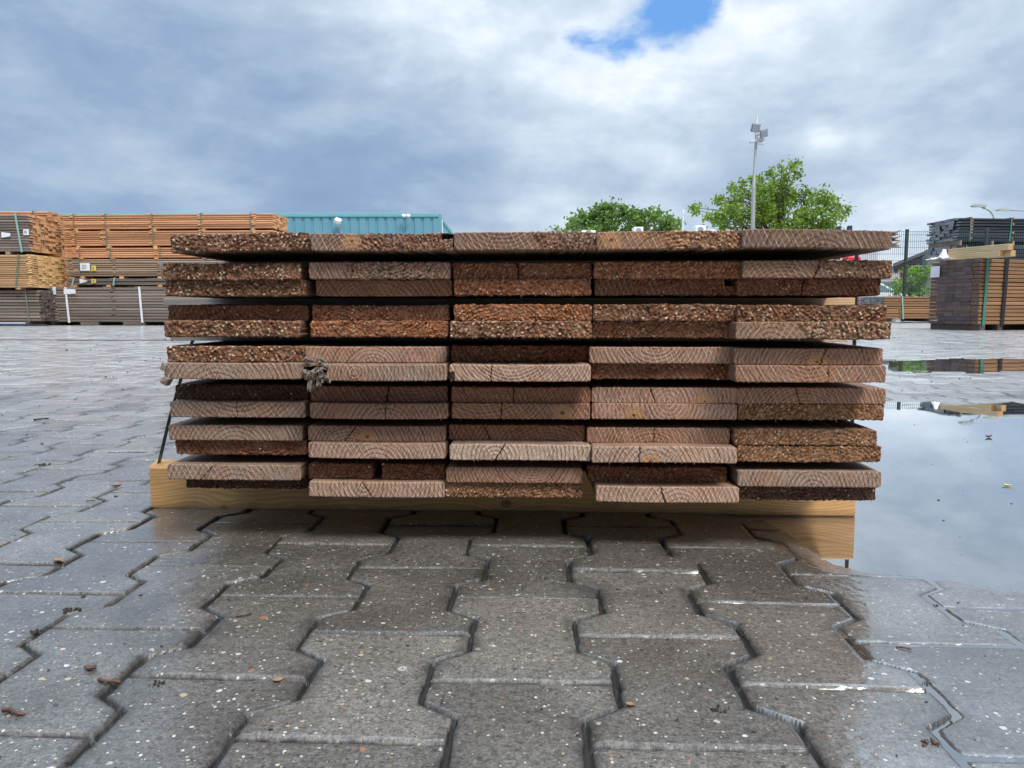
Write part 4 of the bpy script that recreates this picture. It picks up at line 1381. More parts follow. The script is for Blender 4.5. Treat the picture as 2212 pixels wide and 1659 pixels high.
lpack('tan pack with a white and a yellow tag, under the orange packs', 557.5, 596, 8, [TAN, YELLOW_END], seed=4, gap=0.25,
      bearers=[px2x(q_) for q_ in (168, 255, 340, 440, 548)], straps=[(px2x(163.5), 'strap_teal', 0.025, 0.0)], stickers=[(px2x(q_), TAN) for q_ in (143.5, 240, 339, 440)],
      tags=[(px2x(176.5), 0.22, 0.235, 0.175, 'tag_white', 0.0), (px2x(196), 0.19, 0.11, 0.12, 'tag_yellow', 0.0)], bmat=ORANGE_END, bearer_h=0.06)
lpack('thin dark grey pack with curled tags, below the tan pack', 600, 615, 2, [DGREY, GREY], seed=5, gap=0.15,
      bearers=[px2x(q_) for q_ in (150, 225, 340, 440, 548)], straps=[(px2x(150), 'strap_light', 0.045, -0.06), (px2x(241), 'strap_light', 0.045, -0.04)],
      tags=[(px2x(172), 0.09, 0.20, 0.11, 'tag_white', 0.9), (px2x(194.5), 0.09, 0.12, 0.11, 'tag_yellow', 0.25)], bmat=ORANGE_END, bearer_h=0.05)
lpack('wide grey pack on the ground with white straps, under the long left stack', 620, 695.5, 12, [GREY, TAN], seed=6, gap=0.22, D=17.7, L=5.4,
      bearers=[px2x(q_) for q_ in (100, 200, 302, 440, 560)], straps=[(px2x(137), 'strap_white', 0.05, 0.05), (px2x(299.5), 'strap_white', 0.05, 0.04)], stickers=[(px2x(240), DGREY), (px2x(112), GREY)],
      tags=[(px2x(107), 0.72, 0.20, 0.18, 'tag_white', 0.05), (px2x(147), 0.70, 0.29, 0.13, 'tag_white', 0.35)], bmat=DGREY, bearer_h=0.09)
# left column of packs with their right ends showing
cx_ = lambda px, D: at(px, 600, D).x


def cpack(label, xe, yt, yb, rows, mats, D, seed, depth=1.3, L=5.0, rz=0.0, **kw):
    z0, z1 = zz(yb, D), zz(yt, D)
    return pack('timber_pack', label, (cx_(xe, D), D, z0), rz, L, depth, z1 - z0, rows, 9, mats, seed=seed, cellx=True, **kw)


qx = lambda px, xe, D: (px - xe) * D / F
cpack('grey sided pack with bright orange ends, top of the leftmost stack', 68, 462, 543, 14, [GREY, ORANGE_END], 17.3, 11, gap=0.2, jit_end=0.025, depth=1.25,
      straps=[(qx(42, 68, 17.3), 'strap_light', 0.045, 0.10)], tags=[(qx(21, 68, 17.3), 0.36, 0.21, 0.12, 'tag_white', 0.6), (qx(77, 68, 17.3) - 0.14, 0.42, 0.12, 0.13, 'tag_white', 0.0)],
      bearers=(-0.5, -2.2), bmat=TAN, bearer_h=0.07)
cpack('honey coloured pack with pale yellow ends, middle of the leftmost stack', 74, 550, 621, 15, [YELLOW, YELLOW_END], 17.3, 12, gap=0.18, jit_end=0.015, depth=1.2,
      straps=[(qx(44, 74, 17.3), 'strap_dull', 0.035, -0.10)], stickers=[(qx(65, 74, 17.3), YELLOW_END)], bearers=(-0.38, -2.2), bmat=ORANGE_END, bearer_h=0.045)
cpack('weathered grey brown pack on the ground, bottom of the leftmost stack', 82, 626, 694, 10, [GREY, DEND], 17.4, 13, gap=0.2, depth=1.2,  # dark end wood holds the shade on this end in its colour
      straps=[(qx(54, 82, 17.4), 'strap_dull', 0.03, 0.05)], bearers=(-0.3, -2.2), bmat=DEND, bearer_h=0.07)
cpack('orange pack showing behind the grey sided pack at the far left', 109, 456, 500, 9, [ORANGE, ORANGE_END], 19.0, 14, gap=0.2, depth=1.0, straps=[(qx(80, 109, 19.0), 'strap_dull', 0.03, 0.0)])
cpack('orange pack low behind the leftmost stack, under another orange pack', 109, 502, 696, 24, [ORANGE, ORANGE_END], 19.0, 15, gap=0.2, depth=1.0)

lpack('added brown packs behind the long left stack, closing off light through its gaps', 500, 697, 22, [BROWN, ORANGE_END], xe=560, D=20.6, L=6.0, seed=17, gap=0.15)  # added backing packs, so no daylight passes through the long stack's gaps
# --- right side -----------------------------------------------------------
# big pack near the right edge: dark end facing left, brown profiled side
cr = at(2113, 701, 12.6)
rzr = math.atan2(0.28, 0.93)
rp = pack('timber_pack', 'tall pack with a dark purplish grey end and brown rounded boards at right', (cr.x, cr.y, cr.z), rzr, 4.5, 1.02, zz(558, 12.6) - cr.z, 17, 6, [BROWN, DEND], right=False, seed=21, cellx=True,
          gap=0.16, jit_end=0.005, straps=[(0.11, 'strap_teal', 0.055, -0.02), (0.52, 'strap_black', 0.07, -0.03)], bearers=(0.10, 0.47, 1.6, 3.0), bmat=DEND, bearer_h=cr.z, group='strapped timber packs in the yard')
tb = MB()
tb.box((-0.030, 0.80, 0.80), (-0.026, 0.99, 0.99), 0)
tb.build('paper_tag', M['tag_white'], rp)
# pale beams on it
ztop = zz(558, 12.6) + 0.004
A = at(2058, 560, 13.35)
B = at(2188, 560, 12.25)
ang = math.atan2(A.y - B.y, A.x - B.x)


def ybeam(label, off, z0, hb, ext, seed, w_=0.11):
    mb = MB()
    Lb = (A - B).length + ext
    mb.box((0, 0, 0), (Lb, w_, hb), (1, 1, 0, 0, 0, 0), 0.5, bev=0.006)
    o = mb.build('timber_beam', [PALE, PALE_END])
    o.location = (B.x + off[0], B.y + off[1], z0)
    o.rotation_euler = (0, 0, ang)
    tag(o, label, 'beam', 'pale beams on the tall dark pack')
    return o


ybeam('pale yellow beam with orange end, lying on top of two others', (0.0, 0.0), ztop + 0.100, 0.098, 0.0, 1)
ybeam('pale yellow beam lying directly on the dark pack, left under the top beam', (-0.07, 0.10), ztop, 0.096, -0.1, 2)
ybeam('yellow beam with orange end sticking out right under the top beam', (0.055, 0.02), ztop + 0.001, 0.096, 0.0, 3, 0.10)
# white plastic sheet heaped on its left corner
mb = MB()
nu, nv = 14, 10
rs = random.Random(8)
base = at(2030, 562, 13.2)
vs = []
for i in range(nu + 1):
    for j in range(nv + 1):
        u, v = i / nu, j / nv
        hgt = 0.17 * math.exp(-((u - 0.68) / 0.16) ** 2 - ((v - 0.5) / 0.35) ** 2) + 0.015 + 0.03 * math.exp(-((u - 0.3) / 0.2) ** 2)
        hgt += 0.025 * rs.uniform(-1, 1) * (0.3 + hgt * 4)
        vs.append((base.x - 0.18 + 0.36 * u + rs.uniform(-0.01, 0.01), base.y - 0.12 + 0.24 * v, ztop + max(0.003, hgt)))
n_ = len(vs)
fs = [(i * (nv + 1) + j, (i + 1) * (nv + 1) + j, (i + 1) * (nv + 1) + j + 1, i * (nv + 1) + j + 1) for i in range(nu) for j in range(nv)]
mb.add(vs, fs)
M['film'] = simple('white_plastic_film', (0.72, 0.72, 0.70), 0.3, var=0.06)
o = mb.build('plastic_sheet', M['film'], smooth=True)
tag(o, 'crumpled white plastic sheet on the left corner of the tall dark pack', 'plastic sheet')
so = o.modifiers.new('thickness', 'SOLIDIFY')
so.thickness = 0.003

# black stained packs behind it
DB = 33.0
cb = at(2071, 519, DB)
rzb = 0.10
pack('timber_pack', 'black stained pack of boards, topmost of the stack behind the tall pack', (cb.x, cb.y, cb.z), rzb, 8.0, 2.1, zz(469, DB) - cb.z, 8, 7, [BLACK, BLACK_END], right=False, seed=31,
     gap=0.3, jit_end=0.09, straps=[(0.50, 'strap_dull', 0.06, 0.0), (2.35, 'strap_teal', 0.06, -0.04)], stickers=[(0.55, TAN), (2.46, ORANGE_END)], bearers=(0.10, 1.55, 2.5, 5.0), bmat=TAN, bearer_h=0.20)
zt2 = cb.z - 0.203
hz2 = (zt2 - 0.3) / 2
pack('timber_pack', 'black stained pack of boards, second from the top behind the pale beams', (cb.x - 0.1, cb.y + 0.05, zt2 - hz2), rzb, 8.0, 2.1, hz2, 9, 7, [BLACK, BLACK_END], right=False, seed=32,
     gap=0.25, jit_end=0.08, straps=[(0.5, 'strap_dull', 0.06, 0.0)], bearers=(0.10, 2.5, 5.0), bmat=DEND, bearer_h=0.15)
pack('timber_pack', 'black stained pack of boards at the very bottom behind the tall pack', (cb.x - 0.1, cb.y + 0.05, 0.15), rzb, 8.0, 2.1, hz2 - 0.01, 9, 7, [BLACK, BLACK_END], right=False, seed=33,
     gap=0.25, jit_end=0.08, bearers=(0.10, 2.5, 5.0), bmat=DEND, bearer_h=0.15)

# low pack further back with a grey end
cl = at(1909, 686, 21.5)
pack('timber_pack', 'low brown pack with a grey blocky end, on the ground before the fence', (cl.x, cl.y, 0.10), 0.06, 3.2, 1.5, zz(640, 21.5) - 0.10, 9, 8, [BROWN, GEND], right=False, seed=41, cellx=True,
     gap=0.2, straps=[((1992 - 1985 + 80 - 0) * 0 + (1994 - 1909) * 21.5 / F * 0.45, 'strap_light', 0.04, 0.06)], stickers=[(0.48, BROWN)], bearers=(0.3, 1.4, 2.6), bmat=GEND, bearer_h=0.09)

# ------------------------------------------------------------------ wire fence and gate
M['fence'] = simple('dark_green_fence_paint', (0.030, 0.050, 0.050), 0.45)
M['wire'] = simple('green_grey_wire', (0.050, 0.085, 0.092), 0.5)
YF = 24.6
ztf = zz(498.5, YF)


def fence():
    fx0 = at(1790, 600, YF).x
    root = empty('mesh_fence', (fx0, YF, 0), R(0.0), 'dark green wire mesh fence with steel posts along the back of the yard', 'fence')
    xp = [at(1955, 600, YF).x - fx0 + k * 2.52 for k in range(-1, 5)]
    for x_ in xp:
        p = MB()
        p.box((x_ - 0.045, -0.03, -0.02), (x_ + 0.045, 0.05, ztf + 0.05), bev=0.006)
        po = p.build('post', M['fence'], root)
        c_ = MB()
        for zc_ in (0.35, 1.1, 1.85):
            c_.box((x_ - 0.085, -0.05, zc_ - 0.014), (x_ + 0.085, -0.031, zc_ + 0.014), bev=0.003)
        c_.build('clamp', M['fence'], po)
    for k in range(len(xp) - 1):
        p = MB()
        n = 37
        for i in range(n + 1):
            x_ = xp[k] + 0.05 + (2.42) * i / n
            p.box((x_ - 0.0035, -0.004, 0.06), (x_ + 0.0035, 0.003, ztf))
        for z_ in [0.1 + 0.2 * q_ for q_ in range(int((ztf - 0.1) / 0.2) + 1)] + [ztf - 0.03]:
            for s_ in (-0.0095, 0.0045):
                p.box((xp[k] + 0.04, s_, z_ - 0.0045), (xp[k] + 2.48, s_ + 0.005, z_ + 0.0045))
        p.build('mesh_panel', M['wire'], root)


fence()


def gate():
    Yg = 25.6
    x0, x1 = at(1728, 600, Yg).x, at(1836, 600, Yg).x
    root = empty('spiked_gate', ((x0 + x1) / 2, Yg, 0), 0, 'dark steel sliding gate with spikes rising over the right end of the pile', 'gate')
    c = (x0 + x1) / 2
    zt = zz(500, Yg)
    for px, w_, top in ((1806.5, 0.12, 489), (1831, 0.13, 487.5)):
        p = MB()
        x_ = at(px, 600, Yg).x - c
        p.box((x_ - w_ / 2, -0.06, 0), (x_ + w_ / 2, 0.06, zz(top, Yg)), bev=0.008)
        p.build('post', M['fence'], root)
    p = MB()
    for k in range(17):
        x_ = (x0 - c) + (x1 - x0) * (k + 0.3) / 17
        top = zz(499 - 9 * (k / 17) ** 1.2, Yg)
        p.tube([(x_, 0, 0.15), (x_, 0, top - 0.03), (x_, 0, top)], [0.014, 0.014, 0.003], 6)
    p.build('picket', M['fence'], root)
    p = MB()
    for z_ in (0.15, 1.2, zt - 0.25):
        p.box((x0 - c, -0.025, z_ - 0.03), (x1 - c, 0.025, z_ + 0.03), bev=0.004)
    p.build('rail', M['fence'], root)


gate()

# ------------------------------------------------------------------ red cabinet behind the pile
M['red'] = simple('red_paint', (0.60, 0.018, 0.035), 0.4, var=0.06)
M['white'] = simple('white_paint', (0.70, 0.71, 0.72), 0.45, var=0.05)
Yr = 23.4
rx = at(1845, 560, Yr).x
root = empty('red_cabinet', (rx, Yr, 0), 0.05, 'red cabinet with a white label, peeping out behind the right edge of the pile', 'cabinet')
mb = MB()
hr = zz(553.5, Yr)
mb.box((-0.22, 0, 0.0), (0.22, 0.34, hr), bev=0.04)
mb.build('body', M['red'], root)
mb = MB()
mb.box((-0.075, -0.006, hr - 0.27), (0.15, -0.001, hr - 0.14))
mb.build('label_plate', M['white'], root)
mb = MB()
mb.box((-0.16, -0.008, 0.15), (0.16, -0.001, hr - 0.42), bev=0.004)
dr = mb.build('door', M['red'], root)
mb = MB()
mb.box((0.11, -0.03, 0.75), (0.13, -0.009, 0.90), bev=0.004)
mb.build('handle', M['white'], dr)

# ------------------------------------------------------------------ buildings
M['teal'] = simple('teal_cladding', (0.125, 0.30, 0.375), 0.5, var=0.05, scale=1.5)
M['teal_side'] = simple('teal_trim', (0.14, 0.40, 0.41), 0.5, var=0.05)
M['roof_grey'] = simple('grey_roof', (0.15, 0.155, 0.165), 0.7, var=0.1, scale=3)
M['pale_wall'] = simple('pale_wall', (0.60, 0.62, 0.65), 0.6, var=0.05)
M['brick'] = simple('red_brick', (0.24, 0.085, 0.06), 0.8, var=0.25, scale=6)
M['glass'] = simple('window_glass', (0.03, 0.05, 0.07), 0.08, var=0.05)
M['metal'] = simple('galvanised_steel', (0.42, 0.42, 0.41), 0.5, 0.35, var=0.06, scale=2)
M['lamp_grey'] = simple('lamp_housing', (0.25, 0.27, 0.29), 0.5)


def teal_hall():
    Y = 45.0
    xr = at(947, 600, Y).x
    hz = zz(463, Y)
    root = empty('corrugated_hall', (xr, Y, 0), 0, 'teal corrugated metal hall rising behind the orange timber packs', 'building')
    L, dep = 22.0, 14.0
    mb = MB()
    pitch = 0.53
    prof = []
    x_ = -L
    while x_ < -0.05:
        prof += [(x_, 0.0), (x_ + 0.34, 0.0), (x_ + 0.38, 0.055), (x_ + 0.49, 0.055)]
        x_ += pitch
    prof.append((0.0, 0.0))
    n = len(prof)
    vs = [(a, b, 0.0) for a, b in prof] + [(a, b, hz) for a, b in prof]
    fs = [(i, i + 1, n + i + 1, n + i) for i in range(n - 1)]
    mb.add(vs, fs, 0)
    prof = []
    y_ = 0.0
    while y_ < dep - 0.1:
        prof += [(0.0, y_), (0.0, y_ + 0.34), (-0.055, y_ + 0.38), (-0.055, y_ + 0.49)]
        y_ += pitch
    prof.append((0.0, dep))
    n = len(prof)
    mb.add([(a, b, 0) for a, b in prof] + [(a, b, hz) for a, b in prof], [(i, i + 1, n + i + 1, n + i) for i in range(n - 1)], 1)
    mb.box((-L, 0.08, 0), (-0.08, dep, hz - 0.02), 0)
    mb.build('wall', [M['teal'], M['teal_side']], root)
    mb = MB()
    mb.box((-L - 0.05, -0.06, hz - 0.14), (0.06, 0.10, hz + 0.05), 0, bev=0.01)
    mb.box((-0.10, 0.10, hz - 0.14), (0.06, dep + 0.05, hz + 0.05), 0, bev=0.01)
    mb.build('roof_trim', M['teal_side'], root)
    mb = MB()
    mb.box((-L, 0.101, hz - 0.01), (-0.101, dep, hz + 0.015), 0)
    mb.build('roof', M['roof_grey'], root)
    mb = MB()
    dx_ = at(954, 600, Y).x - xr
    mb.tube([(0.09, 0.9, 0.0), (0.09, 0.9, hz - 0.2)], 0.11, 10)
    mb.build('downpipe', M['white'], root)
    mb = MB()
    x_ = at(938, 600, Y).x - xr
    mb.box((x_ - 0.14, 0.9, hz), (x_ + 0.14, 1.2, hz + 0.10), 0, bev=0.01)
    mb.tube([(x_, 1.05, hz + 0.10), (x_, 1.05, hz + 0.34)], [0.11, 0.03], 8)
    mb.build('roof_vent', M['lamp_grey'], root)
    for px, py, s_ in ((733, 479, 1.0), (879, 468, 0.55)):
        p = at(px, py, Y)
        f = empty('wall_floodlight', (p.x, Y - 0.02, p.z), 0, 'white floodlight on an arm at the middle of the teal wall' if s_ == 1.0 else 'small white twin lamp near the top right of the teal wall', 'lamp')
        m1 = MB()
        if s_ == 1.0:
            m1.tube([(0.12, 0.0, -1.2), (0.12, -0.10, -0.45), (0.12, -0.25, -0.25)], 0.045, 8)
        else:
            m1.tube([(0, 0.0, 0.0), (0, -0.15, 0.03)], 0.04, 8)
        m1.build('arm', M['metal'], f)
        for q_ in ((0,) if s_ == 1.0 else (-0.13, 0.13)):
            m1 = MB()
            xf = Matrix.Translation((q_, -0.35, 0)) @ Matrix.Rotation(0.5, 4, 'X') @ Matrix.Rotation(0.3, 4, 'Y')
            m1.box((-0.20 * s_, -0.2 * s_, -0.13 * s_), (0.20 * s_, 0.18 * s_, 0.15 * s_), 0, bev=0.07 * s_, xf=xf)
            m1.build('lamp_head', M['white'], f)


teal_hall()


def low_building():
    Y = 42.0
    x0, x1 = at(1225, 600, Y).x, at(1893, 600, Y).x
    hz = zz(504.5, Y)
    root = empty('office_building', ((x0 + x1) / 2, Y, 0), 0, 'long low pale flat roofed building hidden behind the pile', 'building')
    w_ = (x1 - x0) / 2
    mb = MB()
    mb.box((-w_, 0, 0), (w_, 12, hz - 0.25), 0)
    mb.build('wall', M['pale_wall'], root)
    mb = MB()
    mb.box((-w_ - 0.1, -0.12, hz - 0.25), (w_ + 0.1, 12.1, hz), 0, bev=0.02)
    mb.build('roof', M['white'], root)
    for k in range(6):
        mb = MB()
        x_ = -w_ + 1.2 + k * (2 * w_ - 2.4) / 5
        mb.box((x_ - 0.7, -0.03, 1.0), (x_ + 0.7, -0.003, 2.3), 0)
        fr_ = mb.build('window', M['glass'], root)
        mb = MB()
        for a_, b_ in (((x_ - 0.78, 0.93), (x_ + 0.78, 1.0)), ((x_ - 0.78, 2.3), (x_ + 0.78, 2.37)), ((x_ - 0.78, 1.0), (x_ - 0.7, 2.3)), ((x_ + 0.7, 1.0), (x_ + 0.78, 2.3))):
            mb.box((a_[0], -0.05, a_[1]), (b_[0], -0.001, b_[1]))
        mb.build('frame', M['white'], fr_)
    # units on the roof: things that stand on it
    for lab, xa, xb, yt in (('small white roof hood at the left of the far tree', 1256, 1287, 497.5), ('boxy white roof unit in front of the far tree', 1369, 1390, 490),
                            ('white roof unit left of the lamp post and tree', 1502, 1525, 487), ('tiny pale roof vent just left of the lamp post', 1531, 1544, 496)):
        a_, b_ = at(xa, yt, Y + 1.0), at(xb, yt, Y + 1.0)
        u = empty('roof_unit', ((a_.x + b_.x) / 2, Y + 1.0, hz + 0.001), 0, lab, 'roof unit')
        hw = (b_.x - a_.x) / 2
        hh = a_.z - hz
        mb = MB()
        mb.box((-hw, 0, 0.03), (hw, 0.7, hh), 0, bev=0.03)
        for s_ in (-0.7, 0.7):
            mb.box((hw * s_ - 0.03, 0.05, 0), (hw * s_ + 0.03, 0.65, 0.029), 0)
        bd = mb.build('casing', M['white'], u)
        mb = MB()
        if hh > 0.15:
            mb.tube([(0, -0.012, hh * 0.55), (0, 0.002, hh * 0.55)], min(hw, hh) * 0.55, 16)
            mb.build('fan_grille', M['lamp_grey'], u)
        else:
            mb.box((-hw * 0.8, -0.012, hh * 0.3), (hw * 0.8, 0.002, hh * 0.8))
            mb.build('opening', M['lamp_grey'], u)


low_building()


def right_house():
    Y = 40.0
    x0 = at(1944, 600, Y).x
    root = empty('gabled_house', (x0, Y, 0), -0.47, 'grey roofed brick house seen through the fence behind the bush', 'house')
    ze, zr = zz(567, Y), 4.05
    wdt = 6.6
    mb = MB()
    mb.prism([(0, 0), (wdt, 0), (wdt, ze), (wdt / 2, zr - 0.15), (0, ze)], 0, 8.0)
    mb.build('wall', M['brick'], root)
    mb = MB()
    t = 0.16
    for sgn in (0, 1):
        p = [(-0.35, ze - 0.22), (wdt / 2, zr), (wdt / 2, zr + t), (-0.35, ze - 0.22 + t)]
        if sgn:
            p = [(wdt - a, b) for a, b in p][::-1]
        mb.prism(p, -0.35, 8.3)
    mb.build('roof', M['roof_grey'], root)
    # grey gable cladding above the windows
    mb = MB()
    mb.prism([(0.02, ze - 0.1), (wdt - 0.02, ze - 0.1), (wdt / 2, zr - 0.12)], -0.04, -0.002)
    mb.build('gable_boards', M['roof_grey'], root)
    for x_ in (0.55, 2.0, 3.6, 5.1):
        mb = MB()
        mb.box((x_, -0.05, 0.9), (x_ + 0.9, -0.003, ze - 0.25))
        f = mb.build('window', M['glass'], root)
        mb = MB()
        for a_, b_, c_, d_ in ((x_ - 0.08, 0.82, x_ + 0.98, 0.9), (x_ - 0.08, ze - 0.25, x_ + 0.98, ze - 0.17), (x_ - 0.08, 0.9, x_, ze - 0.25), (x_ + 0.9, 0.9, x_ + 0.98, ze - 0.25)):
            mb.box((a_, -0.08, b_), (c_, -0.002, d_))
        mb.build('frame', M['white'], f)
    # grey garden wall panel right of the bush
    xw = at(2006, 600, 27.0).x
    mb = MB()
    mb.box((-0.08, 0, 0), (0.35, 0.3, zz(552, 27.0)), bev=0.01)
    o = mb.build('concrete_pillar', simple('grey_render', (0.17, 0.165, 0.175), 0.8))
    o.location = (xw, 27.0, 0)
    tag(o, 'plain dark grey pillar between the bush and the tall dark pack', 'pillar')


right_house()


def shed():
    Y = 48.0
    x0, x1 = at(1848, 600, Y).x, at(1952, 600, Y).x
    hz = zz(571, Y)
    root = empty('white_shed', ((x0 + x1) / 2, Y, 0), 0, 'white shed wall showing through the fence just right of the pile', 'shed')
    w_ = (x1 - x0) / 2
    mb = MB()
    mb.box((-w_, 0, 0), (w_, 5, hz - 0.15))
    mb.build('wall', M['pale_wall'], root)
    mb = MB()
    mb.box((-w_ - 0.15, -0.2, hz - 0.15), (w_ + 0.15, 5.2, hz), bev=0.02)
    mb.build('roof', M['white'], root)
    mb = MB()
    mb.box((-0.9, -0.03, 0.0), (0.9, -0.003, 2.1))
    mb.build('door', M['lamp_grey'], root)


shed()


# ------------------------------------------------------------------ white car behind the fence
def car():
    Y = 29.0
    xf = at(2016, 620, Y).x
    root = empty('parked_car', (xf - 2.1, Y, 0), 0, 'white car parked behind the fence next to the bush', 'car')
    body = [(-2.1, 0.35), (-2.12, 0.75), (-2.0, 0.98), (-1.2, 1.02), (0.75, 0.98), (1.55, 0.86), (1.98, 0.66), (2.08, 0.45), (2.05, 0.28), (-2.05, 0.28)]
    mb = MB()
    rings = [(0.0, 0.93), (0.10, 1.0), (1.60, 1.0), (1.70, 0.93)]
    vs, fs = [], []
    n = len(body)
    for y_, s_ in rings:
        for x_, z_ in body:
            vs.append((x_ * (0.97 + 0.03 * (s_ > 0.95)), y_, 0.6 + (z_ - 0.6) * s_))
    for k in range(3):
        for i in range(n):
            i2 = (i + 1) % n
            fs.append((k * n + i, k * n + i2, (k + 1) * n + i2, (k + 1) * n + i))
    fs.append(tuple(range(n - 1, -1, -1)))
    fs.append(tuple(3 * n + i for i in range(n)))
    mb.add(vs, fs)
    mb.build('body', M['carpaint'], root, smooth=False)
    cab = [(-1.85, 1.0), (-1.45, 1.40), (-0.9, 1.47), (0.1, 1.45), (0.95, 0.97)]
    mb = MB()
    n = len(cab)
    vs = [(x_, 0.12 + 0.16 * (z_ > 1.1), z_) for x_, z_ in cab] + [(x_, 1.58 - 0.16 * (z_ > 1.1), z_) for x_, z_ in cab]
    fs = [tuple(range(n)), tuple(range(2 * n - 1, n - 1, -1))] + [(i + 1, i, n + i, n + i + 1) for i in range(n - 1)]
    mb.add(vs, fs)
    mb.build('roof', M['carpaint'], root)
    g = MB()
    g.add([(0.16, 0.30, 1.42), (0.93, 0.17, 1.0), (0.93, 1.53, 1.0), (0.16, 1.40, 1.42), (0.19, 0.30, 1.44), (0.96, 0.17, 1.015), (0.96, 1.53, 1.015), (0.19, 1.40, 1.44)],
          [(0, 1, 2, 3), (4, 7, 6, 5), (0, 4, 5, 1), (3, 2, 6, 7), (1, 5, 6, 2), (0, 3, 7, 4)])
    g.build('windscreen', M['carglass'], root)
    for pts in ([(-1.55, 1.05), (-1.35, 1.36), (-0.52, 1.40), (-0.50, 1.04)], [(-0.42, 1.04), (-0.44, 1.40), (0.05, 1.40), (0.70, 1.02)]):
        g = MB()
        vs = [(x_, 0.115 + 0.16 * (z_ > 1.1), z_) for x_, z_ in pts]
        vs += [(x_, y_ - 0.012, z_) for x_, y_, z_ in vs]
        g.add(vs, [(0, 1, 2, 3), (7, 6, 5, 4), (0, 4, 5, 1), (1, 5, 6, 2), (2, 6, 7, 3), (3, 7, 4, 0)])
        g.build('window', M['carglass'], root)
    for x_ in (-1.3, 1.3):
        for y_ in (-0.02, 1.52):
            t_ = MB()
            t_.tube([(x_, y_, 0.31), (x_, y_ + 0.2, 0.31)], 0.31, 20)
            tb_ = t_.build('tyre', M['strap_black'], root)
            t_ = MB()
            t_.tube([(x_, y_ - 0.012, 0.31), (x_, y_ + 0.1, 0.31)], 0.19, 16)
            t_.build('rim', M['metal'], tb_)
    for y_ in (0.12, 1.28):
        l_ = MB()
        l_.box((1.86, y_, 0.60), (2.02, y_ + 0.30, 0.72), bev=0.03)
        l_.build('headlight', M['glass'], root)


M['carpaint'] = simple('white_car_paint', (0.72, 0.73, 0.74), 0.2, var=0.03)
M['carglass'] = simple('car_glass', (0.10, 0.16, 0.17), 0.06, var=0.03)
car()


# ------------------------------------------------------------------ lamp posts
def flood_post():
    Y = 31.0
    p0 = at(1626, 500, Y)
    root = empty('light_mast', (p0.x, Y, 0), 0, 'tall grey steel mast carrying two floodlights in front of the big tree', 'lamp post')
    X = lambda px: at(px, 400, Y).x - p0.x
    Z = lambda py: zz(py, Y)
    mb = MB()
    mb.tube([(0, 0, 0), (0, 0, Z(500)), (X(1628.2), 0, Z(407)), (X(1628.3), 0, Z(404)), (X(1628.3), 0, Z(402)), (X(1630.2), 0, Z(305)), (X(1631), 0, Z(250))], [0.095, 0.082, 0.078, 0.076, 0.060, 0.052, 0.040], 14)
    mb.build('pole', M['metal'], root, smooth=True)
    for (pxa, pya, pxb, pyb, slope, lab) in ((1613.5, 272, 1634, 287, 0.10, 'a'), (1632, 284, 1651, 298, -0.32, 'b')):
        a_, b_ = Vector((X(pxa), 0, Z(pya))), Vector((X(pxb), 0, Z(pyb)))
        c = (a_ + b_) / 2
        wdt, hh = (b_.x - a_.x) * 0.88, (a_.z - b_.z) * 0.85
        xf = Matrix.Translation((c.x, -0.28, c.z)) @ Matrix.Rotation(slope, 4, 'Y') @ Matrix.Rotation(0.55, 4, 'X')
        mb = MB()
        mb.box((-wdt / 2, -0.05, -0.17), (wdt / 2, 0.05, 0.17), 0, bev=0.02, xf=xf)
        h_ = mb.build('floodlight', M['lamp_grey'], root)
        mb = MB()
        mb.box((-wdt / 2 + 0.03, -0.075, -0.145), (wdt / 2 - 0.03, -0.04, 0.145), 0, xf=xf)
        mb.build('glass_pane', M['lampglass'], h_)
        mb = MB()
        mb.tube([(X(1630.5), 0, Z(pya + 9)), (c.x, -0.22, c.z)], 0.035, 8)
        mb.build('bracket', M['metal'], h_)
    for px, py, s_ in ((1623, 307, -1), (1638, 302.5, 1), (1638.5, 311, 1)):
        mb = MB()
        x0, x1 = X(1630), X(px)
        mb.tube([(x0, 0, Z(py)), (x1, -0.05, Z(py) - 0.02 * s_ * 0)], 0.02, 8)
        br = mb.build('camera_arm', M['metal'], root)
        mb = MB()
        xf = Matrix.Translation((x1, -0.08, Z(py))) @ Matrix.Rotation(0.25 * s_, 4, 'Y')
        mb.box((-0.14, -0.10, -0.05), (0.14, 0.10, 0.06), 0, bev=0.03, xf=xf)
        mb.build('camera_housing', M['pale_wall'], br)


M['lampglass'] = simple('floodlight_glass', (0.36, 0.40, 0.45), 0.25, var=0.03)
flood_post()


def street_lamp(label, px_pole, px_tip, py_arm, Y, bend):
    p0 = at(px_pole, 500, Y)
    root = empty('street_lamp', (p0.x, Y, 0), 0, label, 'street lamp', 'street lamps beyond the black packs')
    X = lambda px: at(px, 450, Y).x - p0.x
    za = zz(py_arm, Y)
    mb = MB()
    r_ = bend
    pts = [(0, 0, 0), (0, 0, za - r_)]
    for k in range(1, 7):
        an = k / 6 * math.pi / 2 * 0.95
        pts.append((-r_ * (1 - math.cos(an)), 0, za - r_ + r_ * math.sin(an)))
    xt = X(px_tip)
    xe = xt + 0.75
    pts.append((xe, 0, za + 0.10))
    mb.tube(pts, [0.09, 0.065] + [0.055] * 6 + [0.045], 10)
    mb.build('pole', M['lamp_pale'], root, smooth=True)
    mb = MB()
    mb.prism([(xe + 0.06, za + 0.02), (xe + 0.05, za + 0.17), (xt + 0.1, za + 0.22), (xt, za + 0.14), (xt + 0.02, za + 0.07)], -0.14, 0.14)
    h_ = mb.build('lamp_head', M['lamp_pale'], root)
    mb = MB()
    mb.box((xt + 0.08, -0.11, za + 0.035), (xt + 0.5, 0.11, za + 0.055))
    mb.build('lens', M['lampglass'], h_)


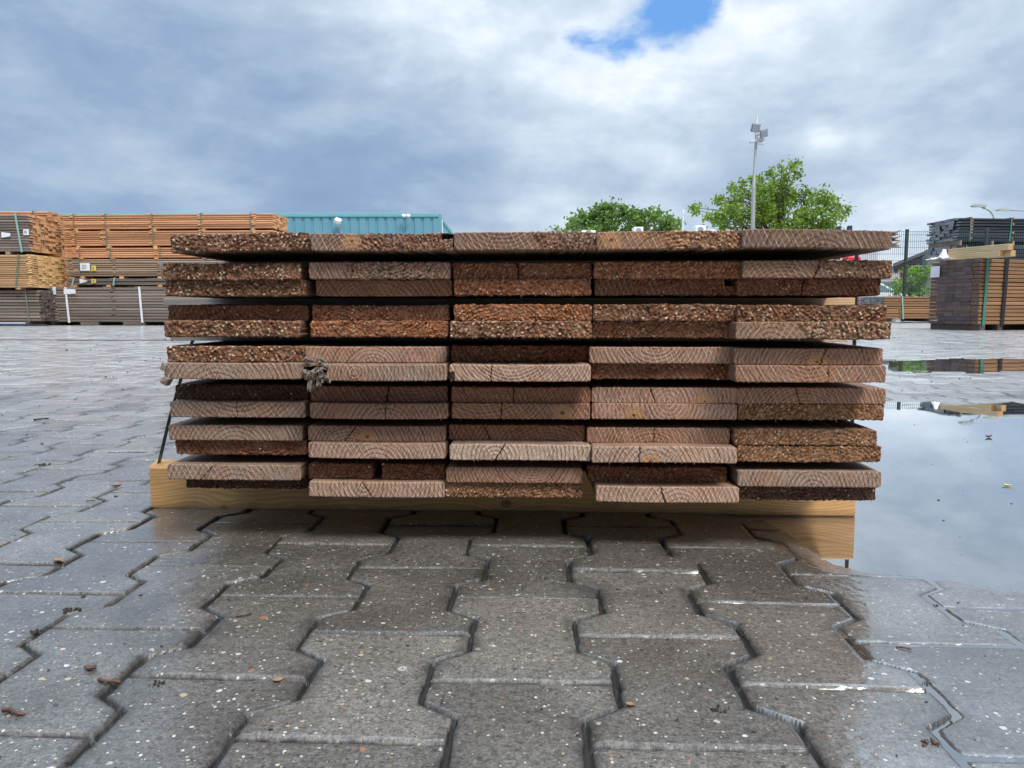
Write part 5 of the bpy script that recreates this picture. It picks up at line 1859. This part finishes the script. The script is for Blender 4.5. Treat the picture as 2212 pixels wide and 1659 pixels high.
M['lamp_pale'] = simple('pale_lamp_paint', (0.42, 0.46, 0.42), 0.5)
street_lamp('curved arm street lamp rising above the black packs', 2146.5, 2098, 449, 46.0, 0.8)
street_lamp('street lamp with only its long thin arm in view at the right edge', 2290, 2152, 457, 52.0, 0.9)
# thin mast behind the far tree
p = at(1474.5, 500, 43.5)
root = empty('thin_mast', (p.x, 43.5, 0), 0, 'thin pale mast with a small box on top beside the far tree', 'mast')
mb = MB()
mb.tube([(0, 0, 0), (0, 0, zz(462, 43.5))], [0.07, 0.045], 8)
mb.build('pole', M['pale_wall'], root)
mb = MB()
mb.box((-0.07, -0.06, zz(463, 43.5)), (0.07, 0.06, zz(454.5, 43.5)), bev=0.02)
mb.build('antenna', M['pale_wall'], root)


# ------------------------------------------------------------------ trees and bush
M['bark'] = simple('grey_bark', (0.10, 0.08, 0.06), 0.9, var=0.3, scale=3)


def foliage(clumps, leaf, per, seed, leafmat, root, flat=0.8):
    rg = np.random.RandomState(seed)
    V, T = [], []
    for c, r_ in clumps:
        n = int(per * (r_ ** 2) + 12)
        # leaves sit in twig bunches inside the clump
        nb = max(3, n // 14)
        bd = rg.normal(size=(nb, 3))
        bd /= np.linalg.norm(bd, axis=1)[:, None]
        br = r_ * rg.uniform(0.35, 1.08, nb) ** 0.8
        bc = np.array(c) + bd * br[:, None] * np.array([1, 1, flat])
        bt = rg.uniform(0, 1, nb)
        k = rg.randint(0, nb, n)
        pos = bc[k] + rg.normal(size=(n, 3)) * leaf * 1.25
        nrm = rg.normal(size=(n, 3)) + np.array([0, -0.2, 0.7])
        nrm /= np.linalg.norm(nrm, axis=1)[:, None]
        a = np.cross(nrm, rg.normal(size=(n, 3)))
        a /= np.linalg.norm(a, axis=1)[:, None]
        b = np.cross(nrm, a)
        sz = leaf * rg.uniform(0.55, 1.25, n)
        L, W_ = (a * sz[:, None]), (b * sz[:, None] * 0.62)
        V.append(np.stack([pos - L, pos + W_ - L * 0.1, pos + L, pos - W_ - L * 0.1], 1).reshape(-1, 3))
        T.append(np.repeat(np.clip(bt[k] * 0.6 + rg.uniform(0, 0.4, n), 0, 1), 4))
    V = np.concatenate(V)
    q_ = np.arange(len(V)).reshape(-1, 4)
    o = np_mesh('crown', V, q_, [leafmat], attrs={'tone': np.concatenate(T)}, parent=root)
    return o


def tree(name, label, Y, base_px, clumps, leaf, per, seed, leafmat, group=None, depth=0.5, trunk_r=0.22):
    p0 = at(base_px, 600, Y)
    root = empty(name, (p0.x, Y, 0), 0, label, 'tree' if name != 'bush' else 'bush', group)
    rg = random.Random(seed)
    cl = []
    for px, py, r_ in clumps:
        p = at(px, py, Y)
        rr = r_ * Y / F
        for _ in range(2):
            cl.append((Vector((p.x - p0.x + rg.uniform(-0.15, 0.15) * rr, rg.uniform(-1, 1) * depth, p.z + rg.uniform(-0.15, 0.15) * rr)), rr * rg.uniform(0.75, 1.0)))
    foliage([(tuple(c), r_) for c, r_ in cl], leaf, per, seed, leafmat, root)
    mb = MB()
    zt = max(c.z for c, _ in cl)
    mid = Vector((rg.uniform(-0.1, 0.1), 0, zt * 0.40))
    mb.tube([(0, 0, 0), (0.02, 0, zt * 0.2), mid, (mid.x + 0.1, 0.1, zt * 0.62), (mid.x, 0, zt * 0.8)], [trunk_r, trunk_r * 0.85, trunk_r * 0.7, trunk_r * 0.4, trunk_r * 0.15], 10)
    for c, r_ in cl[::2]:
        st = Vector((0, 0, min(zt * rg.uniform(0.28, 0.6), c.z)))
        md = st.lerp(c, 0.55) + Vector((rg.uniform(-.1, .1), rg.uniform(-.1, .1), 0.08 * zt * rg.random()))
        mb.tube([st, md, c], [trunk_r * 0.32, trunk_r * 0.18, trunk_r * 0.05], 6)
    mb.build('trunk', M['bark'], root, smooth=True)
    return root


def cr3(lst):
    return [(1180.8 + a * 0.3125, 230.4 + b * 0.3125, r_ * 0.3125) for a, b, r_ in lst]


M['leaf_light'] = leaf_material('fresh_green_leaves', (0.085, 0.140, 0.015), (0.235, 0.325, 0.040))
M['leaf_mid'] = leaf_material('mid_green_leaves', (0.075, 0.140, 0.032), (0.19, 0.28, 0.075))
M['leaf_bush'] = leaf_material('bush_leaves', (0.09, 0.19, 0.025), (0.27, 0.42, 0.055))
tree('leafy_tree', 'bright green spreading tree with a ragged top behind the light mast', 56.0, 1680,
     cr3([(1050, 690, 22), (1030, 705, 16), (1085, 780, 30), (1150, 780, 42), (1075, 700, 14), (1220, 720, 55), (1195, 640, 22), (1250, 620, 48), (1320, 535, 36), (1340, 660, 80), (1400, 500, 34), (1450, 590, 85), (1480, 520, 46), (1560, 560, 80),
          (1570, 445, 24), (1620, 425, 34), (1680, 470, 46), (1700, 405, 26), (1735, 400, 16), (1690, 395, 14), (1650, 560, 100), (1600, 700, 120), (1750, 620, 75), (1820, 575, 38), (1850, 650, 72), (1880, 580, 24), (1925, 680, 62),
          (1965, 645, 30), (1990, 740, 40), (2015, 745, 18), (1900, 780, 80), (1750, 780, 110), (1450, 760, 110), (1300, 790, 80), (1200, 815, 55), (1850, 840, 80), (1600, 880, 140), (1400, 880, 100), (1800, 890, 100), (1940, 840, 40)]),
     0.14, 360, 5, M['leaf_light'], depth=2.2, trunk_r=0.30)
tree('leafy_tree', 'rounded duller green tree far off left of the thin mast', 85.0, 1330,
     cr3([(300, 790, 70), (370, 735, 70), (440, 720, 66), (510, 735, 60), (250, 765, 45), (200, 805, 40), (175, 790, 22), (550, 790, 55), (420, 820, 110), (620, 760, 42), (655, 750, 40), (700, 800, 75), (720, 740, 36), (765, 760, 46), (820, 800, 55),
          (870, 815, 42), (930, 845, 34), (560, 870, 90), (300, 890, 110), (650, 900, 120), (800, 890, 80), (150, 860, 26)]),
     0.26, 130, 6, M['leaf_mid'], depth=2.6, trunk_r=0.32)
tree('leafy_tree', 'tiny green treetop peeping over the pile left of the far tree', 95.0, 1205, cr3([(70, 880, 26), (45, 865, 14), (100, 870, 18), (70, 920, 40)]), 0.26, 90, 8, M['leaf_mid'], depth=1.0, trunk_r=0.2)


def cr2(lst):
    return [(1785.6 + a * 0.1927, 437.8 + b * 0.1927, r_ * 0.1927) for a, b, r_ in lst]


tree('bush', 'rounded green bush growing behind the mesh fence', 26.8, 1966,
     cr2([(930, 760, 60), (1000, 780, 80), (1070, 740, 55), (1100, 830, 70), (880, 860, 80), (800, 900, 60), (960, 900, 130), (1060, 950, 110), (840, 980, 90), (770, 960, 40), (1090, 760, 36), (900, 750, 40), (980, 1050, 120)]),
     0.055, 900, 7, M['leaf_bush'], depth=0.5, trunk_r=0.05)

# ------------------------------------------------------------------ small things lying on the pavers
M['twig'] = simple('brown_twig', (0.085, 0.040, 0.025), 0.6, var=0.3, scale=60)
M['leaf_tan'] = simple('orange_tan_leaf', (0.27, 0.145, 0.06), 0.55, var=0.3, scale=80)
M['leaf_yellow'] = simple('yellow_leaf', (0.55, 0.52, 0.16), 0.5, var=0.15, scale=80)
M['leaf_green'] = simple('green_leaf', (0.22, 0.32, 0.05), 0.5, var=0.2, scale=80)
M['crumb'] = simple('dark_bark_crumb', (0.035, 0.024, 0.018), 0.8, var=0.3, scale=80)


def gz(x, y):
    return float(height(np.array([x]), np.array([y]))[0][0])


def litter(kind, px, py, size, m_, label, seed):
    rg = random.Random(seed)
    size *= 0.68
    p = ground(px, py)
    z = max(gz(p.x, p.y), ZW if p.x > 0.3 else -1) + 0.0004
    mb = MB()
    an = rg.uniform(-0.6, 0.6)
    ca, sa = math.cos(an), math.sin(an)
    if kind == 'leaf':
        n = 6
        vs, fs = [], []
        for i in range(n + 1):
            f = i / n
            wd = size * 0.32 * math.sin(math.pi * min(max(f, 0.04), 0.96)) * rg.uniform(0.75, 1.2)
            for s_ in (-1, 0, 1):
                x_, y_ = (f - 0.5) * size, s_ * wd
                z_ = abs(s_) * wd * 0.55 + size * 0.16 * (2 * f - 1) ** 2 * rg.uniform(0.6, 1.3)
                vs.append((x_ * ca - y_ * sa, x_ * sa + y_ * ca, z_))
        for i in range(n):
            for k in (0, 1):
                fs.append((3 * i + k, 3 * i + k + 1, 3 * i + 4 + k, 3 * i + 3 + k))
        m0 = len(vs)
        vs += [(a_, b_, c_ + 0.0004) for a_, b_, c_ in vs]
        fs += [tuple(m0 + q_ for q_ in f_[::-1]) for f_ in fs]
        mb.add(vs, fs)
        name, cat = 'leaf_fragment', 'leaf'
    elif kind == 'twig':
        r0 = size * 0.055
        pts = []
        for i in range(6):
            f = i / 5
            x_, y_ = (f - 0.5) * size, size * 0.08 * math.sin(5 * f + seed)
            pts.append((x_ * ca - y_ * sa, x_ * sa + y_ * ca, r0 + size * 0.03 * math.sin(3 * f)))
        mb.tube(pts, [r0 * 1.5, r0 * 1.1, r0 * 1.2, r0 * 0.9, r0 * 1.4, r0 * 0.5], 7)
        mb.tube([pts[2], (pts[2][0] + size * 0.10, pts[2][1] - size * 0.16, r0)], [r0 * 0.7, r0 * 0.3], 5)
        name, cat = 'twig', 'twig'
    else:
        for k in range(16):
            s_ = size * rg.uniform(0.05, 0.13)
            c = Vector((rg.gauss(0, size * 0.26), rg.gauss(0, size * 0.16), s_ * 0.3))
            chunk(mb, c, (s_ * 1.4, s_, s_ * 0.8), (rg.uniform(-1, 1), rg.uniform(-1, 1), rg.uniform(-1, 1)), rg, rg.random())
        name, cat = 'bark_crumbs', 'debris'
    o = mb.build(name, m_)
    o.location = (p.x, p.y, z)
    return tag(o, label, cat, 'litter on the pavers')


for k, a_ in enumerate([
    ('leaf', 126, 1216, 0.030, 'leaf_tan', 'orange tan leaf scrap on the left pavers, left of the beam end'),
    ('twig', 527, 1331, 0.026, 'twig', 'reddish brown twig lying mid paver left of centre'),
    ('twig', 236, 1477, 0.034, 'twig', 'thick dark brown twig across a joint at lower left'),
    ('leaf', 195, 1449, 0.022, 'twig', 'curled brown leaf just above the thick dark twig'),
    ('crumb', 342, 1475, 0.024, 'crumb', 'dark seed tuft near a straight joint at lower left'),
    ('leaf', 602, 1470, 0.016, 'leaf_tan', 'orange cream leaf flake near the lower end of a paver'),
    ('twig', 30, 1543, 0.036, 'twig', 'brown twig at the extreme left edge of the pavers'),
    ('crumb', 150, 1318, 0.030, 'crumb', 'dark mossy crumbs in a zigzag joint at left'),
    ('crumb', 70, 1366, 0.028, 'crumb', 'brown crumbs by a paver corner far left'),
    ('twig', 196, 1082, 0.020, 'twig', 'small dark twig left of the beam end'),
    ('crumb', 90, 1003, 0.040, 'crumb', 'dark debris cluster on the pavers further back at left'),
    ('leaf', 250, 1050, 0.030, 'leaf_tan', 'tan leaf left of the beam near its far corner'),
    ('twig', 1953, 1397, 0.020, 'twig', 'short brown twig on the wet pavers at right'),
    ('crumb', 2003, 1604, 0.022, 'twig', 'reddish brown crumbs on the wet paver at lower right'),
    ('leaf', 1703, 1556, 0.014, 'leaf_green', 'small yellow green leaf on a damp paver at lower right'),
    ('crumb', 1550, 1537, 0.022, 'crumb', 'black crumbs in the middle of a paver right of centre'),
    ('crumb', 2006, 1469, 0.014, 'crumb', 'dark crumb beside a water filled joint at right'),
    ('leaf', 1362, 1528, 0.013, 'leaf_tan', 'orange scraps caught in the zigzag joint below centre'),
    ('crumb', 1396, 1176, 0.024, 'twig', 'brown crumbs in the shade under the middle of the pile'),
    ('crumb', 2021, 1301, 0.010, 'crumb', 'tiny dark speck on the shore of the puddle'),
    ('leaf', 2176, 1046, 0.026, 'leaf_yellow', 'pale yellow leaf floating in the puddle at right'),
    ('leaf', 2136, 942, 0.040, 'twig', 'brown leaf floating in the far part of the puddle'),
    ('twig', 90, 907, 0.060, 'crumb', 'dark twig on the distant wet pavers at left'),
    ('crumb', 690, 1388, 0.010, 'twig', 'lone reddish grain on the central left paver'),
]):
    litter(a_[0], a_[1], a_[2], a_[3], M[a_[4]], a_[5], k + 1)

# loose crumbs of bark and grit all over the yard: nobody could count them
rg = np.random.RandomState(9)
mb = MB()
rr_ = random.Random(10)
for k in range(1300):
    y_ = 0.5 + 9.5 * rg.rand() ** 1.3
    x_ = rg.uniform(-0.8, 0.8) * (y_ + 0.2)
    if -0.62 < x_ < 0.62 and 1.0 < y_ < 3.6:
        continue
    if x_ > 0.35 and (0.9 < y_ < 2.8) and rg.rand() < 0.75:
        continue
    z_ = gz(x_, y_) if (y_ < 3.6) else 0.001
    if x_ > 0.3 and y_ < 6:
        z_ = max(z_, ZW)
    s_ = (0.0008 + 0.0022 * rg.rand() ** 3) * (1 + 0.42 * max(0, y_ - 1.0))
    chunk(mb, Vector((x_, y_, z_ + s_ * 0.2)), (s_ * 1.8, s_, s_ * 0.6), (rr_.uniform(-.4, .4), rr_.uniform(-.4, .4), rr_.uniform(-3, 3)), rr_, rr_.random())
tag(mb.build('debris', M['crumb']), kind='stuff')

# drain slot crossing the yard at the left
mb = MB()
p0, p1 = ground(-60, 735), ground(600, 736)
mb.box((0, 0, -0.004), ((p1 - p0).length, 0.11, 0.0055), bev=0.003)
o = mb.build('drain_channel', simple('rusty_drain_iron', (0.055, 0.040, 0.032), 0.7, var=0.3, scale=10))
o.location = (p0.x, p0.y, 0)
o.rotation_euler = (0, 0, math.atan2(p1.y - p0.y, p1.x - p0.x))
tag(o, 'dark iron drain strip running across the yard in front of the left stack', 'drain')
